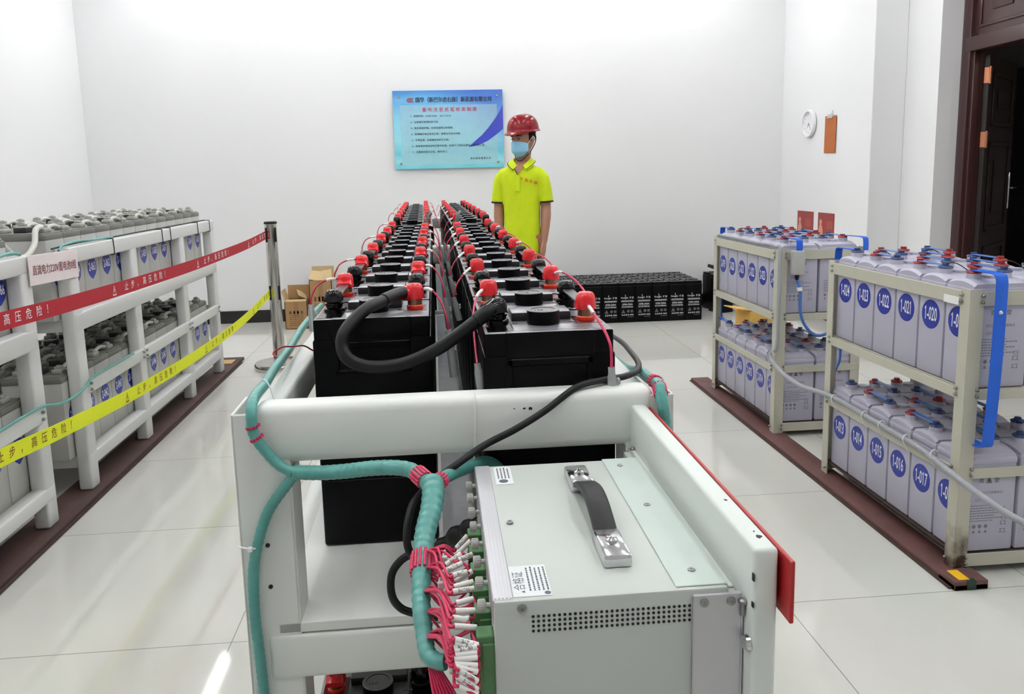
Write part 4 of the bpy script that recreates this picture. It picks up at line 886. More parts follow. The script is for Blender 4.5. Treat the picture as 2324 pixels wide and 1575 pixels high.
def rust_mat():
    m = M_RRACK.copy(); m.name = 'beige_rack_paint_rusted'; nt = m.node_tree; b = nt.nodes['Principled BSDF']
    src = b.inputs['Base Color'].links[0].from_socket
    tc = nt.nodes.new('ShaderNodeTexCoord'); sp = nt.nodes.new('ShaderNodeSeparateXYZ'); nt.links.new(tc.outputs['Object'], sp.inputs[0])
    n = nt.nodes.new('ShaderNodeTexNoise'); n.inputs['Scale'].default_value = 22; nt.links.new(tc.outputs['Object'], n.inputs['Vector'])
    mr = nt.nodes.new('ShaderNodeMapRange'); mr.inputs['From Min'].default_value = 0.24; mr.inputs['From Max'].default_value = 0.06; nt.links.new(sp.outputs['Z'], mr.inputs['Value'])
    mu = nt.nodes.new('ShaderNodeMath'); mu.operation = 'MULTIPLY'; nt.links.new(mr.outputs['Result'], mu.inputs[0]); nt.links.new(n.outputs['Fac'], mu.inputs[1])
    m2 = nt.nodes.new('ShaderNodeMapRange'); m2.inputs['From Min'].default_value = 0.2; m2.inputs['From Max'].default_value = 0.55; nt.links.new(mu.outputs[0], m2.inputs['Value'])
    mx = nt.nodes.new('ShaderNodeMix'); mx.data_type = 'RGBA'; mx.inputs[7].default_value = lin((70, 46, 28)); nt.links.new(m2.outputs['Result'], mx.inputs[0]); nt.links.new(src, mx.inputs[6]); nt.links.new(mx.outputs[2], b.inputs['Base Color'])
    return m
right_rack(2.31, 'nearer', '1', [19+i for i in range(6)], [18-i for i in range(6)], 'beige grey steel rack at the right holding batteries numbered 1-013 to 1-024', 0.200, rust_mat())
right_rack(3.722, 'farther', '2', [24-i for i in range(6)], [13+i for i in range(6)], 'beige grey steel rack farther back on the right with batteries numbered 2-', 0.160, None)
mb = MB(); mb.box(1.545, 1.655, 2.215, 4.86, 0, 0.02, 0.003); mb.box(1.545, 1.655, 2.215, 2.30, 0.0, 0.03, 0.003)
mb.mi = 1; mb.box(1.536, 1.548, 2.23, 4.86, 0, 0.006, 0.001)
mb.mi = 2; mb.box(1.565, 1.60, 2.225, 2.288, 0.0301, 0.0309); mb.mi = 3; mb.box(1.585, 1.615, 2.2135, 2.232, 0.004, 0.0305)
link('floor_channel', mb.mesh('floor_channel', [M_SLAB, M_EDGE_SHADE, M_YEL, M_DGREEN]), None, label='reddish brown floor strip under the right racks ending in a yellow patch', cat='floor strip')
mb = MB(); mb.box(1.96, 2.06, 2.25, 4.86, 0, 0.02, 0.003); link('floor_channel', mb.mesh('floor_channel', M_SLAB), None, label='reddish brown floor strip under the rear feet of the right racks', cat='floor strip')
# conduit with ties, blue straps, grey switch box and blue cable
cd = cable('conduit', [(1.578, 3.74, 0.42), (1.580, 3.71, 0.385), (1.583, 3.6, 0.355), (1.586, 3.5, 0.344), (1.586, 3.4, 0.342), (1.586, 3.3, 0.352), (1.587, 3.18, 0.366), (1.587, 3.05, 0.372), (1.588, 2.9, 0.370), (1.588, 2.78, 0.366), (1.588, 2.65, 0.364), (1.588, 2.52, 0.362), (1.585, 2.42, 0.354), (1.578, 2.32, 0.344), (1.574, 2.22, 0.335), (1.583, 2.15, 0.321), (1.603, 2.1, 0.304), (1.634, 2.05, 0.287), (1.70, 1.98, 0.255), (1.80, 1.9, 0.2), (1.9, 1.85, 0.1), (1.95, 1.83, 0.014)], 0.0105, M_CONDUIT, 'grey flexible conduit running along the low rail of the right racks', 'conduit', None, 12, 8, 0.06, 0.008)
for y in (3.10, 2.86, 2.74, 2.58, 2.42):
    mb = MB(); mb.tube([(1.600, y, 0.372), (1.588, y, 0.384), (1.576, y, 0.376), (1.5745, y, 0.36), (1.592, y, 0.325), (1.600, y, 0.318)], 0.0018, 6, 5); link('cable_tie', mb.mesh('cable_tie', M_TIE), cd)
cable('conduit', [(1.603, 4.56, 0.935), (1.606, 4.3, 0.937), (1.604, 4.0, 0.936), (1.607, 3.85, 0.938), (1.60, 3.74, 0.936), (1.60, 3.70, 0.90), (1.60, 3.705, 0.5), (1.59, 3.72, 0.43)], 0.008, M_CONDUIT, 'grey flexible conduit on the top rail of the farther right rack', 'conduit', None, 10, 6)
def strap(pts, w, label, axis=(1, 0, 0), th=0.003):
    P = curve(pts, 5); a = Vector(axis)*(w/2); R = []
    for i, p in enumerate(P):
        d = (P[min(i+1, len(P)-1)]-P[max(i-1, 0)]).normalized(); n = d.cross(Vector(axis)).normalized()*(th/2)
        R.append([p-a-n, p+a-n, p+a+n, p-a+n])
    mb = MB(); mb.rings(R); return link('copper_strap', mb.mesh('copper_strap', M_BLUESTRAP, 40), None, label=label, cat='connecting strap', group='blue connecting straps on the right racks')
s = strap([(1.665, 2.385, 0.9755), (1.667, 2.33, 0.9755), (1.668, 2.285, 0.974), (1.668, 2.270, 0.962), (1.668, 2.266, 0.92), (1.667, 2.266, 0.737), (1.663, 2.266, 0.58), (1.657, 2.266, 0.46), (1.656, 2.270, 0.443), (1.656, 2.29, 0.4355), (1.660, 2.385, 0.4355)], 0.038, 'long bright blue strap hanging down the near end of the right rack')
mb = MB(); mb.lathe([(0.0001, -0.006), (0.004, -0.006), (0.007, -0.002), (0.007, 0)], (1.668, 2.2645, 0.86), 12, 'Y'); link('bolt', mb.mesh('bolt', M_CHROME), s)
strap([(1.66, 3.80, 0.9755), (1.675, 3.74, 0.9755), (1.687, 3.700, 0.972), (1.689, 3.690, 0.955), (1.689, 3.688, 0.91)], 0.030, 'blue strap bent down into the grey box on the farther right rack')
strap([(1.96, 3.80, 0.9755), (1.985, 3.74, 0.9755), (2.010, 3.700, 0.972), (2.014, 3.690, 0.955), (2.014, 3.688, 0.91)], 0.026, 'blue strap bent over the outer corner of the farther right rack')
strap([(1.66, 3.10, 0.9755), (1.652, 3.19, 0.9755), (1.650, 3.225, 0.972), (1.650, 3.235, 0.955), (1.650, 3.236, 0.915)], 0.030, 'blue strap bent over the far corner of the nearer right rack')
strap([(1.66, 4.50, 0.9755), (1.655, 4.58, 0.9755), (1.655, 4.63, 0.972), (1.655, 4.64, 0.955), (1.655, 4.642, 0.915)], 0.030, 'blue strap bent over the far corner of the farther right rack')
strap([(1.645, 4.642, 0.64), (1.645, 4.642, 0.55), (1.645, 4.64, 0.47), (1.65, 4.62, 0.4365), (1.66, 4.52, 0.4355)], 0.030, 'blue strap at mid height on the far end of the farther right rack')
mb = MB(); mb.box(-0.030, 0.030, -0.02, 0.02, -0.057, 0.057, 0.005, 2); sb = link('switch_box', mb.mesh('switch_box', M_LGREY), None, (1.683, 3.693, 0.862), (0, 0, 0), 'small grey plastic box hanging from a blue strap on the right rack', 'box')
mb = MB(); mb.lathe([(0.0001, -0.082), (0.008, -0.082), (0.0105, -0.06), (0.0001, -0.056)], n=12); link('cable_gland', mb.mesh('cable_gland', M_BLACKMATT), sb, (0.0, 0, 0))
cc = cable('power_cable', [(1.683, 3.693, 0.785), (1.690, 3.69, 0.76), (1.695, 3.68, 0.729), (1.697, 3.68, 0.644), (1.717, 3.69, 0.580), (1.76, 3.70, 0.525), (1.80, 3.70, 0.505), (1.837, 3.69, 0.515), (1.86, 3.69, 0.535), (1.885, 3.69, 0.50), (1.90, 3.70, 0.455)], 0.0075, M_BLUELINK, 'bright blue cable hanging in a loop under the small grey box', 'cable', None, 10, 6)
mb = MB(); mb.tube([(1.692, 3.682, 0.745), (1.694, 3.68, 0.728)], 0.012, 10, 2); link('cable_clip', mb.mesh('cable_clip', M_TIE), cc)
cable('power_cable', [(1.66, 3.23, 0.605), (1.67, 3.26, 0.58), (1.69, 3.27, 0.54), (1.685, 3.26, 0.49), (1.66, 3.24, 0.455), (1.64, 3.22, 0.435)], 0.006, M_BLUELINK, 'short blue cable curving at the far end of the nearer right rack', 'cable', None, 10, 6)
mb = MB(); mb.box(-0.003, 0.0, -0.075, 0.0, -0.012, 0.012); link('paper_tag', mb.mesh('paper_tag', M_TIE), None, (1.5965, 2.43, 0.884), (0, 0, 0), 'small white paper tag stuck on the top rail of the nearer right rack', 'tag')
# ---------------------------------------------------------------- stanchions and printed barrier tapes
def stanchion(x, y, label):
    S = link('stanchion', None, None, (x, y, 0), (0, 0, 0), label, 'barrier post', 'stainless barrier posts')
    mb = MB(); mb.lathe([(0.0001, 0), (0.172, 0), (0.174, 0.006), (0.174, 0.030), (0.168, 0.042), (0.10, 0.048), (0.05, 0.052), (0.0001, 0.052)], n=40); link('base', mb.mesh('base', M_STEEL), S)
    mb = MB(); mb.cyl((0, 0, 0.05), (0, 0, 1.012), 0.041, n=32); link('pole', mb.mesh('pole', M_STEEL), S)
    mb = MB(); mb.lathe([(0.0001, 1.010), (0.044, 1.010), (0.044, 1.022), (0.040, 1.026), (0.0001, 1.026)], n=32); link('top_cap', mb.mesh('top_cap', M_BLACKMATT), S)
    for z in (0.936, 0.535):
        for a in (PI*1.28, PI*1.80, PI*0.3, PI*0.8):
            mb = MB(); mb.box(0.036, 0.046, -0.008, 0.008, z-0.05, z+0.05, 0.004, 2); link('tape_slot', mb.mesh('tape_slot', M_BLACKMATT), S, (0, 0, 0), (0, 0, a))
    return S
S1 = (-1.145, 5.74); S2 = (-1.335, 0.30)
stanchion(*S1, 'stainless barrier post beside the cardboard boxes holding both tapes'); stanchion(*S2, 'stainless barrier post at the near end of the tapes')
def tape(name, P, wdt, mt, tmt, label, starts, chw, tri_only_first=False):
    """P: sag points (y, z) along the straight line between the posts"""
    def xy(y): t = (y-S2[1])/(S1[1]-S2[1]); return (S2[0]+(S1[0]-S2[0])*t+(-0.028 if t > .9 else -0.028))
    C = curve([(xy(y), y, z) for y, z in P], 14)
    cum = [0]
    for a, b in zip(C[:-1], C[1:]): cum.append(cum[-1]+(b-a).length)
    def at(s):
        for i in range(len(C)-1):
            if s <= cum[i+1] or i == len(C)-2:
                t = (s-cum[i])/(cum[i+1]-cum[i]); return C[i].lerp(C[i+1], t), (C[i+1]-C[i]).normalized()
    def s_of_y(y):
        for i in range(len(C)-1):
            if C[i].y <= y <= C[i+1].y: return cum[i]+(y-C[i].y)/(C[i+1].y-C[i].y)*(cum[i+1]-cum[i])
        return 0
    R = []
    for i, p in enumerate(C):
        d = (C[min(i+1, len(C)-1)]-C[max(i-1, 0)]).normalized(); upv = (Vector((0, 0, 1))-d*d.z).normalized(); n = d.cross(upv)
        h = upv*(wdt/2); R.append([p-h-n*0.0005, p+h-n*0.0005, p+h+n*0.0005, p-h+n*0.0005])
    mb = MB(); mb.rings(R); o = link(name, mb.mesh(name, mt, 30), None, label=label, cat='barrier tape')
    mb = MB()
    for y0 in starts:
        s0 = s_of_y(y0)
        def fn(q, so=0.0, k=1.0):
            p, d = at(s0+so+q.x); upv = (Vector((0, 0, 1))-d*d.z).normalized(); n = d.cross(upv)
            if n.x < 0: n = -n
            return p+upv*q.y+n*0.0011
        tr = wdt*0.36
        # warning triangle: an outline and a flash
        for pts in (((-1, -1), (1, -1), (0.8, -0.78), (-0.8, -0.78)), ((1, -1), (0, 1), (0, 0.7), (0.78, -0.8)), ((0, 1), (-1, -1), (-0.78, -0.8), (0, 0.7)), ((-0.1, 0.3), (0.14, 0.3), (0.05, -0.15), (0.16, -0.15), (-0.08, -0.65), (-0.02, -0.28), (-0.14, -0.28))):
            mb.poly([fn(Vector((px*tr*0.85, py*tr, 0))) for px, py in pts])
        x = 0.115
        for ch in '止步，高压危险！':
            mb.text(ch, wdt*0.66, None, fn=lambda q, x=x: fn(Vector((q.x+x, q.y, 0))))
            x += chw
    link('lettering', mb.mesh('lettering', tmt, 0), o)
tape('barrier_tape', [(S2[1]+0.045, 0.962), (1.0, 0.945), (1.8, 0.925), (2.445, 0.912), (2.95, 0.899), (3.5, 0.894), (4.2, 0.893), (4.9, 0.903), (5.3, 0.915), (S1[1]-0.038, 0.936)], 0.055, M_TAPER, M_TEXTW, 'red webbing tape printed with white warning words, upper of two', [0.22, 1.22, 2.21, 3.26, 4.26, 5.25], 0.062)
tape('barrier_tape', [(S2[1]+0.045, 0.60), (1.0, 0.575), (1.8, 0.545), (2.357, 0.525), (2.77, 0.494), (3.366, 0.460), (4.1, 0.446), (4.8, 0.459), (5.25, 0.487), (S1[1]-0.038, 0.535)], 0.055, M_TAPEY, M_TEXTR, 'yellow webbing tape printed with dark warning words, lower of two', [0.30, 1.30, 2.28, 3.28, 4.28, 5.25], 0.062)

# ---------------------------------------------------------------- cardboard boxes
def carton(x0, x1, y0, y1, h, label, flaps, rz=0):
    cx, cy = (x0+x1)/2, (y0+y1)/2; a, b = (x1-x0)/2, (y1-y0)/2
    o = link('cardboard_box', None, None, (cx, cy, 0), (0, 0, rz), label, 'box', 'cardboard boxes by the back wall')
    mb = MB(); t = 0.005
    mb.box(-a, a, -b, b, 0, t); mb.box(-a, a, -b, -b+t, 0, h); mb.box(-a, a, b-t, b, 0, h); mb.box(-a, -a+t, -b, b, 0, h); mb.box(a-t, a, -b, b, 0, h)
    mb.mi = 1; mb.box(-0.02, 0.02, -b-0.0006, -b, h*0.45, h)
    mb.mi = 2
    r = random.Random(int(h*1000))
    for k in range(4): mb.box(-a*0.62+k*a*0.34, -a*0.62+k*a*0.34+a*0.2, -b-0.0006, -b, h*0.56, h*0.66)
    for rr in range(6):
        x = -a*0.6
        while x < a*0.5: l = r.uniform(.006, .03); mb.box(x, x+l, -b-0.0006, -b, h*0.50-rr*0.018, h*0.50-rr*0.018+0.005); x += l+0.006
    link('carton_body', mb.mesh('carton_body', [M_CARD, mat('tape_brown', (146, 112, 74), 0.5), mat('carton_print', (96, 76, 54), 0.8)]), o)
    for (org, ax, ln, wd, ang) in flaps(a, b, h):
        mb = MB(); mb.box(-wd/2, wd/2, 0, ln, 0, 0.005); link('flap', mb.mesh('flap', M_CARDIN if ln < 0.12 else M_CARD), o, org, ang)
    return o
carton(-1.372, -1.176, 7.24, 7.44, 0.245, 'low open brown cardboard box beside the taller one by the back wall', lambda a, b, h: [((0, b-0.006, h), 0, 0.125, 2*a, (math.radians(80), 0, 0)), ((-a+0.003, 0, h), 0, 0.10, 2*b, (math.radians(74), 0, math.radians(90))), ((a-0.05, 0, h+0.02), 0, 0.11, 0.09, (math.radians(25), math.radians(30), math.radians(30))), ((0.0, -b+0.008, h-0.002), 0, 0.05, 2*a*0.9, (math.radians(12), 0, 0))])
carton(-1.152, -0.955, 7.26, 7.47, 0.425, 'tall brown cardboard box with crumpled flaps by the back wall', lambda a, b, h: [((0, b-0.006, h), 0, 0.105, 2*a, (math.radians(82), 0, 0)), ((-0.045, -b+0.02, h-0.002), 0, 0.115, 0.115, (math.radians(38), math.radians(8), 0)), ((0.045, -b+0.03, h-0.002), 0, 0.11, 0.115, (math.radians(44), math.radians(-10), 0)), ((a-0.004, 0, h), 0, 0.09, 2*b, (math.radians(60), 0, math.radians(-90)))])
o = link('cardboard_box', None, None, (2.21, 5.5, 0), (0, 0, 0.2), 'yellow brown carton on the floor behind the farther right rack', 'box')
mb = MB(); mb.box(-0.10, 0.10, -0.1, 0.1, 0, 0.33, 0.004); mb.mi = 1; mb.box(-0.03, 0.03, -0.1008, -0.1, 0.06, 0.27)
link('carton_body', mb.mesh('carton_body', [mat('yellow_carton', (206, 164, 82), 0.7), mat('carton_print', (96, 76, 54), 0.8)]), o)
mb = MB(); mb.box(-0.16, 0.0, -0.09, 0.09, 0.325, 0.332); link('flap', mb.mesh('flap', mat('yellow_carton', (206, 164, 82), 0.7)), o, (-0.09, 0, 0.005), (0, 0.15, 0))

# ---------------------------------------------------------------- block of black batteries on the floor by the back wall
def stack_meshes():
    w, d, h = 0.1465, 0.171, 0.352
    m = MB(); m.box(-w/2, w/2, -d/2, d/2, 0, h-0.03, 0.004); m.box(-w/2+0.003, w/2-0.003, -d/2+0.003, d/2-0.003, h-0.034, h-0.004, 0.003); 
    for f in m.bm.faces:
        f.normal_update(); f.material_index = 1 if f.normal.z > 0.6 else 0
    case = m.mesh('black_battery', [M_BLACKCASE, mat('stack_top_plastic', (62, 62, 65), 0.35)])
    m = MB(); m.box(-0.035, 0.035, -0.02, 0.02, h-0.0045, h-0.001, 0.001, 1); m.cyl((0, 0, h-0.004), (0, 0, h+0.002), 0.017, n=16); m.cyl((-0.048, 0, h-0.004), (-0.048, 0, h+0.004), 0.007, n=10); m.cyl((0.048, 0, h-0.004), (0.048, 0, h+0.004), 0.007, n=10)
    top = m.mesh('valve_cap', M_BLACKMATT)
    y = -d/2-0.0005
    def at(x, z): return frame((x, y, z), (1, 0, 0), (0, 0, 1))
    m = MB()
    m.text('Kueight', 0.0205, at(-0.057, 0.219), 'LEFT', bold=0.02); m.text('矿鑫', 0.0195, at(0.038, 0.219), bold=0.02); m.box(-0.020, -0.015, y, y+0.0002, 0.229, 0.246)
    m.box(-0.055, 0.055, y, y+0.0002, 0.191, 0.196); m.box(-0.055, 0.055, y, y+0.0002, 0.183, 0.187)
    m.text('GFM-300A', 0.0215, at(0, 0.160), bold=0.025); m.text('DC2V300Ah', 0.0195, at(0, 0.138), bold=0.025)
    for k in range(4): m.lathe([(0.0001, -0.0001), (0.0065, -0.0001), (0.0065, 0.0001)], (-0.044+k*0.017, y, 0.068), 10, 'Y') if k > 1 else m.poly([Vector((-0.052+k*0.017, y, 0.062)), Vector((-0.036+k*0.017, y, 0.062)), Vector((-0.044+k*0.017, y, 0.076))])
    for k in range(5): m.box(0.022+k*0.007, 0.0265+k*0.007, y, y+0.0002, 0.062, 0.074)
    m.mi = 1
    m.poly([Vector((-0.055, y, 0.083)), Vector((-0.018, y, 0.083)), Vector((-0.0365, y, 0.118))]); m.lathe([(0.008, -0.0001), (0.013, -0.0001), (0.013, 0.0001), (0.008, 0.0001)], (0.008, y, 0.1), 14, 'Y'); m.lathe([(0.008, -0.0001), (0.013, -0.0001), (0.013, 0.0001), (0.008, 0.0001)], (0.04, y, 0.1), 14, 'Y')
    m.box(0.0, 0.055, y, y+0.0002, 0.046, 0.052)
    return case, top, m.mesh('printed_marks', [mat('grey_white_print', (206, 206, 208), 0.6), mat('dark_grey_print', (92, 92, 95), 0.6)], 0)
SM = stack_meshes(); SP = 0.1490; SD = 0.1735
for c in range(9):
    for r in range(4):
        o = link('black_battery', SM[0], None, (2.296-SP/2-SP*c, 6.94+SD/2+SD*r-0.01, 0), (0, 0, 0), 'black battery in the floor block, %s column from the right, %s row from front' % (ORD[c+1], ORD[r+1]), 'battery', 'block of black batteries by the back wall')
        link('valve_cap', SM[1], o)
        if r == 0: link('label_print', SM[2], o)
for (x, y, z, rz, rx, lab) in ((2.60, 7.50, 0, 0.25, 0, 'black battery standing apart between the block and the right rack'), (2.60, 7.31, 0, 0.35, 0, 'nearer of two loose black batteries beside the right rack')):
    o = link('black_battery', SM[0], None, (x, y, z), (rx, 0, rz), lab, 'battery', 'loose black batteries in the back corner'); link('valve_cap', SM[1], o)
mb = MB(); mb.box(-0.08, 0.08, -0.06, 0.06, 0, 0.03, 0.004); link('battery_cover', mb.mesh('battery_cover', M_BLACKMATT), None, (2.61, 7.44, 0.376), (0.12, 0.25, 0.3), 'black plastic cover lying tilted on the loose batteries', 'cover')

# ---------------------------------------------------------------- things on the walls
SY = YB-0.026
def sign_mat():
    m = bpy.data.materials.new('blue_gradient_acrylic'); m.use_nodes = True; nt = m.node_tree; b = nt.nodes['Principled BSDF']
    tc = nt.nodes.new('ShaderNodeTexCoord'); sp = nt.nodes.new('ShaderNodeSeparateXYZ'); nt.links.new(tc.outputs['Object'], sp.inputs[0])
    n = nt.nodes.new('ShaderNodeTexNoise'); n.inputs['Scale'].default_value = 3.0; n.inputs['Detail'].default_value = 2; mpn = nt.nodes.new('ShaderNodeMapping'); mpn.inputs['Scale'].default_value = (0.6, 1, 3.2); nt.links.new(tc.outputs['Object'], mpn.inputs['Vector']); nt.links.new(mpn.outputs['Vector'], n.inputs['Vector'])
    ma = nt.nodes.new('ShaderNodeMath'); ma.operation = 'MULTIPLY_ADD'; ma.inputs[1].default_value = 0.16; nt.links.new(n.outputs['Fac'], ma.inputs[0]); nt.links.new(sp.outputs['Z'], ma.inputs[2])
    mr = nt.nodes.new('ShaderNodeMapRange'); mr.inputs['From Min'].default_value = -0.29; mr.inputs['From Max'].default_value = 0.43; nt.links.new(ma.outputs[0], mr.inputs['Value'])
    cr = nt.nodes.new('ShaderNodeValToRGB'); e = cr.color_ramp.elements
    e[0].position = 0.0; e[0].color = lin((104, 196, 212)); e[1].position = 1.0; e[1].color = lin((72, 140, 206))
    for p_, c_ in ((0.14, (150, 218, 226)), (0.22, (108, 200, 216)), (0.4, (150, 218, 232)), (0.7, (138, 202, 230)), (0.85, (110, 176, 222))): q = e.new(p_); q.color = lin(c_)
    nt.links.new(mr.outputs['Result'], cr.inputs['Fac'])
    mr2 = nt.nodes.new('ShaderNodeMapRange'); mr2.inputs['From Min'].default_value = 0.05; mr2.inputs['From Max'].default_value = 0.5; mr2.inputs['To Max'].default_value = 0.6
    mm = nt.nodes.new('ShaderNodeMath'); mm.operation = 'MULTIPLY_ADD'; mm.inputs[1].default_value = 1.1; mm.inputs[2].default_value = -0.12; nt.links.new(sp.outputs['Z'], mm.inputs[0])
    ad = nt.nodes.new('ShaderNodeMath'); ad.operation = 'ADD'; nt.links.new(mm.outputs[0], ad.inputs[0]); nt.links.new(sp.outputs['X'], ad.inputs[1]); nt.links.new(ad.outputs[0], mr2.inputs['Value'])
    mx = nt.nodes.new('ShaderNodeMix'); mx.data_type = 'RGBA'; mx.inputs[7].default_value = lin((62, 82, 190)); nt.links.new(mr2.outputs['Result'], mx.inputs[0]); nt.links.new(cr.outputs['Color'], mx.inputs[6]); nt.links.new(mx.outputs[2], b.inputs['Base Color'])
    b.inputs['Roughness'].default_value = 0.25
    return m
SW, SH = 1.000, 0.702
sg = link('wall_notice', None, None, (0.132, SY, 1.7285), (0, 0, 0), 'blue acrylic rules board with Chinese text on the back wall', 'sign')
mb = MB(); mb.box(-SW/2, SW/2, -0.006, 0.004, -SH/2, SH/2, 0.002, 1); link('board', mb.mesh('board', sign_mat()), sg)
def pt(u, v, d=0.0): return Vector((-SW/2+u*SW, -0.0062-d, SH/2-v*SH))
mb = MB(); mb.poly([pt(u, v, 0.0004) for u, v in ((0.06, 0.185), (0.945, 0.185), (0.945, 0.95), (0.06, 0.95))]); link('pale_panel', mb.mesh('pale_panel', mat('pale_aqua_print', (200, 236, 246), 0.25, alpha=0.4), 0), sg)
mb = MB()
top = [(1.0, 0.19), (0.96, 0.30), (0.91, 0.40), (0.86, 0.49), (0.80, 0.58), (0.74, 0.65), (0.68, 0.725)]; bot = [(1.0, 0.50), (0.955, 0.555), (0.91, 0.60), (0.86, 0.65), (0.80, 0.69), (0.74, 0.715), (0.68, 0.73)]
for i in range(6): mb.poly([pt(*top[i], 0.0008), pt(*bot[i], 0.0008), pt(*bot[i+1], 0.0008), pt(*top[i+1], 0.0008)])
link('dark_swoosh', mb.mesh('dark_swoosh', mat('royal_blue_print', (66, 76, 182), 0.25, var=0.15, scale=3), 0), sg)
def st(s, u, v, size, al='LEFT', xs=1.0, bold=0.0): mbx.text(s, size, frame(pt(u, v, 0.0012), (1, 0, 0), (0, 0, 1)), al, xs, bold)
mbx = MB(); st('国华（新巴尔虎右旗）新能源有限公司', 0.553, 0.123, 0.050, 'CENTER', 0.82, 0.025)
for i, s in enumerate(('1、巡检时间：14:30-14:45    20:15-20:30', '2、认真填写巡视检查记录。', '3、有无异常声响，异常味道和过热现象。', '4、检测输出电压是否正常，报警信号有无异常。', '5、不得乱摸、乱碰蓄电池的正负极。', '6、如发现异常应及时记录并处理，处理不了的应立即向上级主管汇报。', '7、注意保持室内卫生，随手关门。')):
    st(s, 0.15+0.0015*i, 0.325+0.0765*i, 0.0218, 'LEFT', 1.0, 0.012)
st('新 右 旗 新 能 源 公 司', 0.69, 0.878, 0.0215, 'LEFT', 0.88, 0.02)
link('lettering', mbx.mesh('lettering', M_TEXTK, 0), sg)
mbx = MB(); st('蓄 电 池 室 巡 视 检 查 制 度', 0.512, 0.248, 0.040, 'CENTER', 1.0, 0.012); link('heading', mbx.mesh('heading', mat('crimson_print', (188, 42, 84), 0.5), 0), sg)
mb = MB()
for k in range(3):
    c = pt(0.145+0.018*k, 0.122, 0.0012); a = 0.021
    for q in ((1, 1.0), (0.0, 0)): pass
    mb.poly([c+Vector((-a, 0, 0)), c+Vector((0, 0, -a*1.15)), c+Vector((a*0.35, 0, -a*0.75)), c+Vector((-a*0.35, 0, 0)), c+Vector((a*0.35, 0, a*0.75)), c+Vector((0, 0, a*1.15))])
link('emblem', mb.mesh('emblem', mat('brown_red_print', (132, 62, 62), 0.4), 0), sg)
for u, v in ((0.053, 0.075), (0.947, 0.075), (0.053, 0.93), (0.947, 0.93)):
    c = pt(u, v); mb = MB(); mb.lathe([(0.0001, -0.010), (0.009, -0.010), (0.0115, -0.004), (0.0115, 0.0)], (c.x, -0.006, c.z), 18, 'Y'); mb.cyl((c.x, 0.0, c.z), (c.x, 0.027, c.z), 0.006, n=10); link('standoff_bolt', mb.mesh('standoff_bolt', M_STEEL), sg)
# clock on the right wall
ck = link('wall_clock', None, None, (XR-0.001, 7.08, 1.692), (0, 0, 0), 'round white wall clock left of the orange clipboard', 'clock')
mb = MB(); mb.lathe([(0.105, 0.0), (0.118, -0.006), (0.122, -0.022), (0.116, -0.036), (0.102, -0.038), (0.098, -0.026), (0.098, 0.0)], n=44, axis='X'); link('rim', mb.mesh('rim', mat('white_clock_plastic', (240, 240, 242), 0.4), 40), ck)
mb = MB(); mb.lathe([(0.0001, 0.0), (0.1, 0.0), (0.1, -0.018), (0.0001, -0.018)], n=40, axis='X'); mb.mi = 1
for k in range(12):
    a = 2*PI*k/12; mb.box(-0.0188, -0.018, 0.083*math.sin(a)-0.0035, 0.083*math.sin(a)+0.0035, 0.083*math.cos(a)-0.0035, 0.083*math.cos(a)+0.0035)
link('dial', mb.mesh('dial', [mat('clock_dial', (232, 232, 234), 0.5), M_TEXTG], 30), ck)
mb = MB()
for a, l, w in ((math.radians(215), 0.05, 0.004), (math.radians(150), 0.072, 0.003)):
    d = Vector((0, -math.sin(a), math.cos(a))); n = Vector((0, d.z, -d.y))*w; mb.poly([Vector((-0.020, 0, 0))-n, Vector((-0.020, 0, 0))+n, Vector((-0.020, 0, 0))+d*l], 0.0008, (-1, 0, 0))
link('hands', mb.mesh('hands', M_TEXTG, 0), ck)
# clipboard on the column
cb = link('clipboard', None, None, (XR-0.008, 6.70, 1.58), (math.radians(1.0), 0, 0), 'orange brown clipboard hanging right of the wall clock', 'clipboard')
mb = MB(); mb.box(-0.002, 0.002, -0.098, 0.098, -0.155, 0.150, 0.0015, 1); link('board', mb.mesh('board', M_ORANGE), cb)
mb = MB(); mb.box(-0.010, -0.001, -0.045, 0.045, 0.128, 0.160, 0.004, 2); mb.cyl((-0.008, -0.05, 0.135), (-0.008, 0.05, 0.135), 0.006, n=10); link('clip', mb.mesh('clip', M_CHROME), cb)
mb = MB(); mb.box(-0.0, 0.006, -0.015, 0.015, 0.165, 0.195, 0.002); mb.tube([(-0.001, 0, 0.185), (-0.012, 0, 0.178), (-0.010, 0, 0.160)], 0.003, 8, 4); link('wall_hook', mb.mesh('wall_hook', M_TIE), cb)
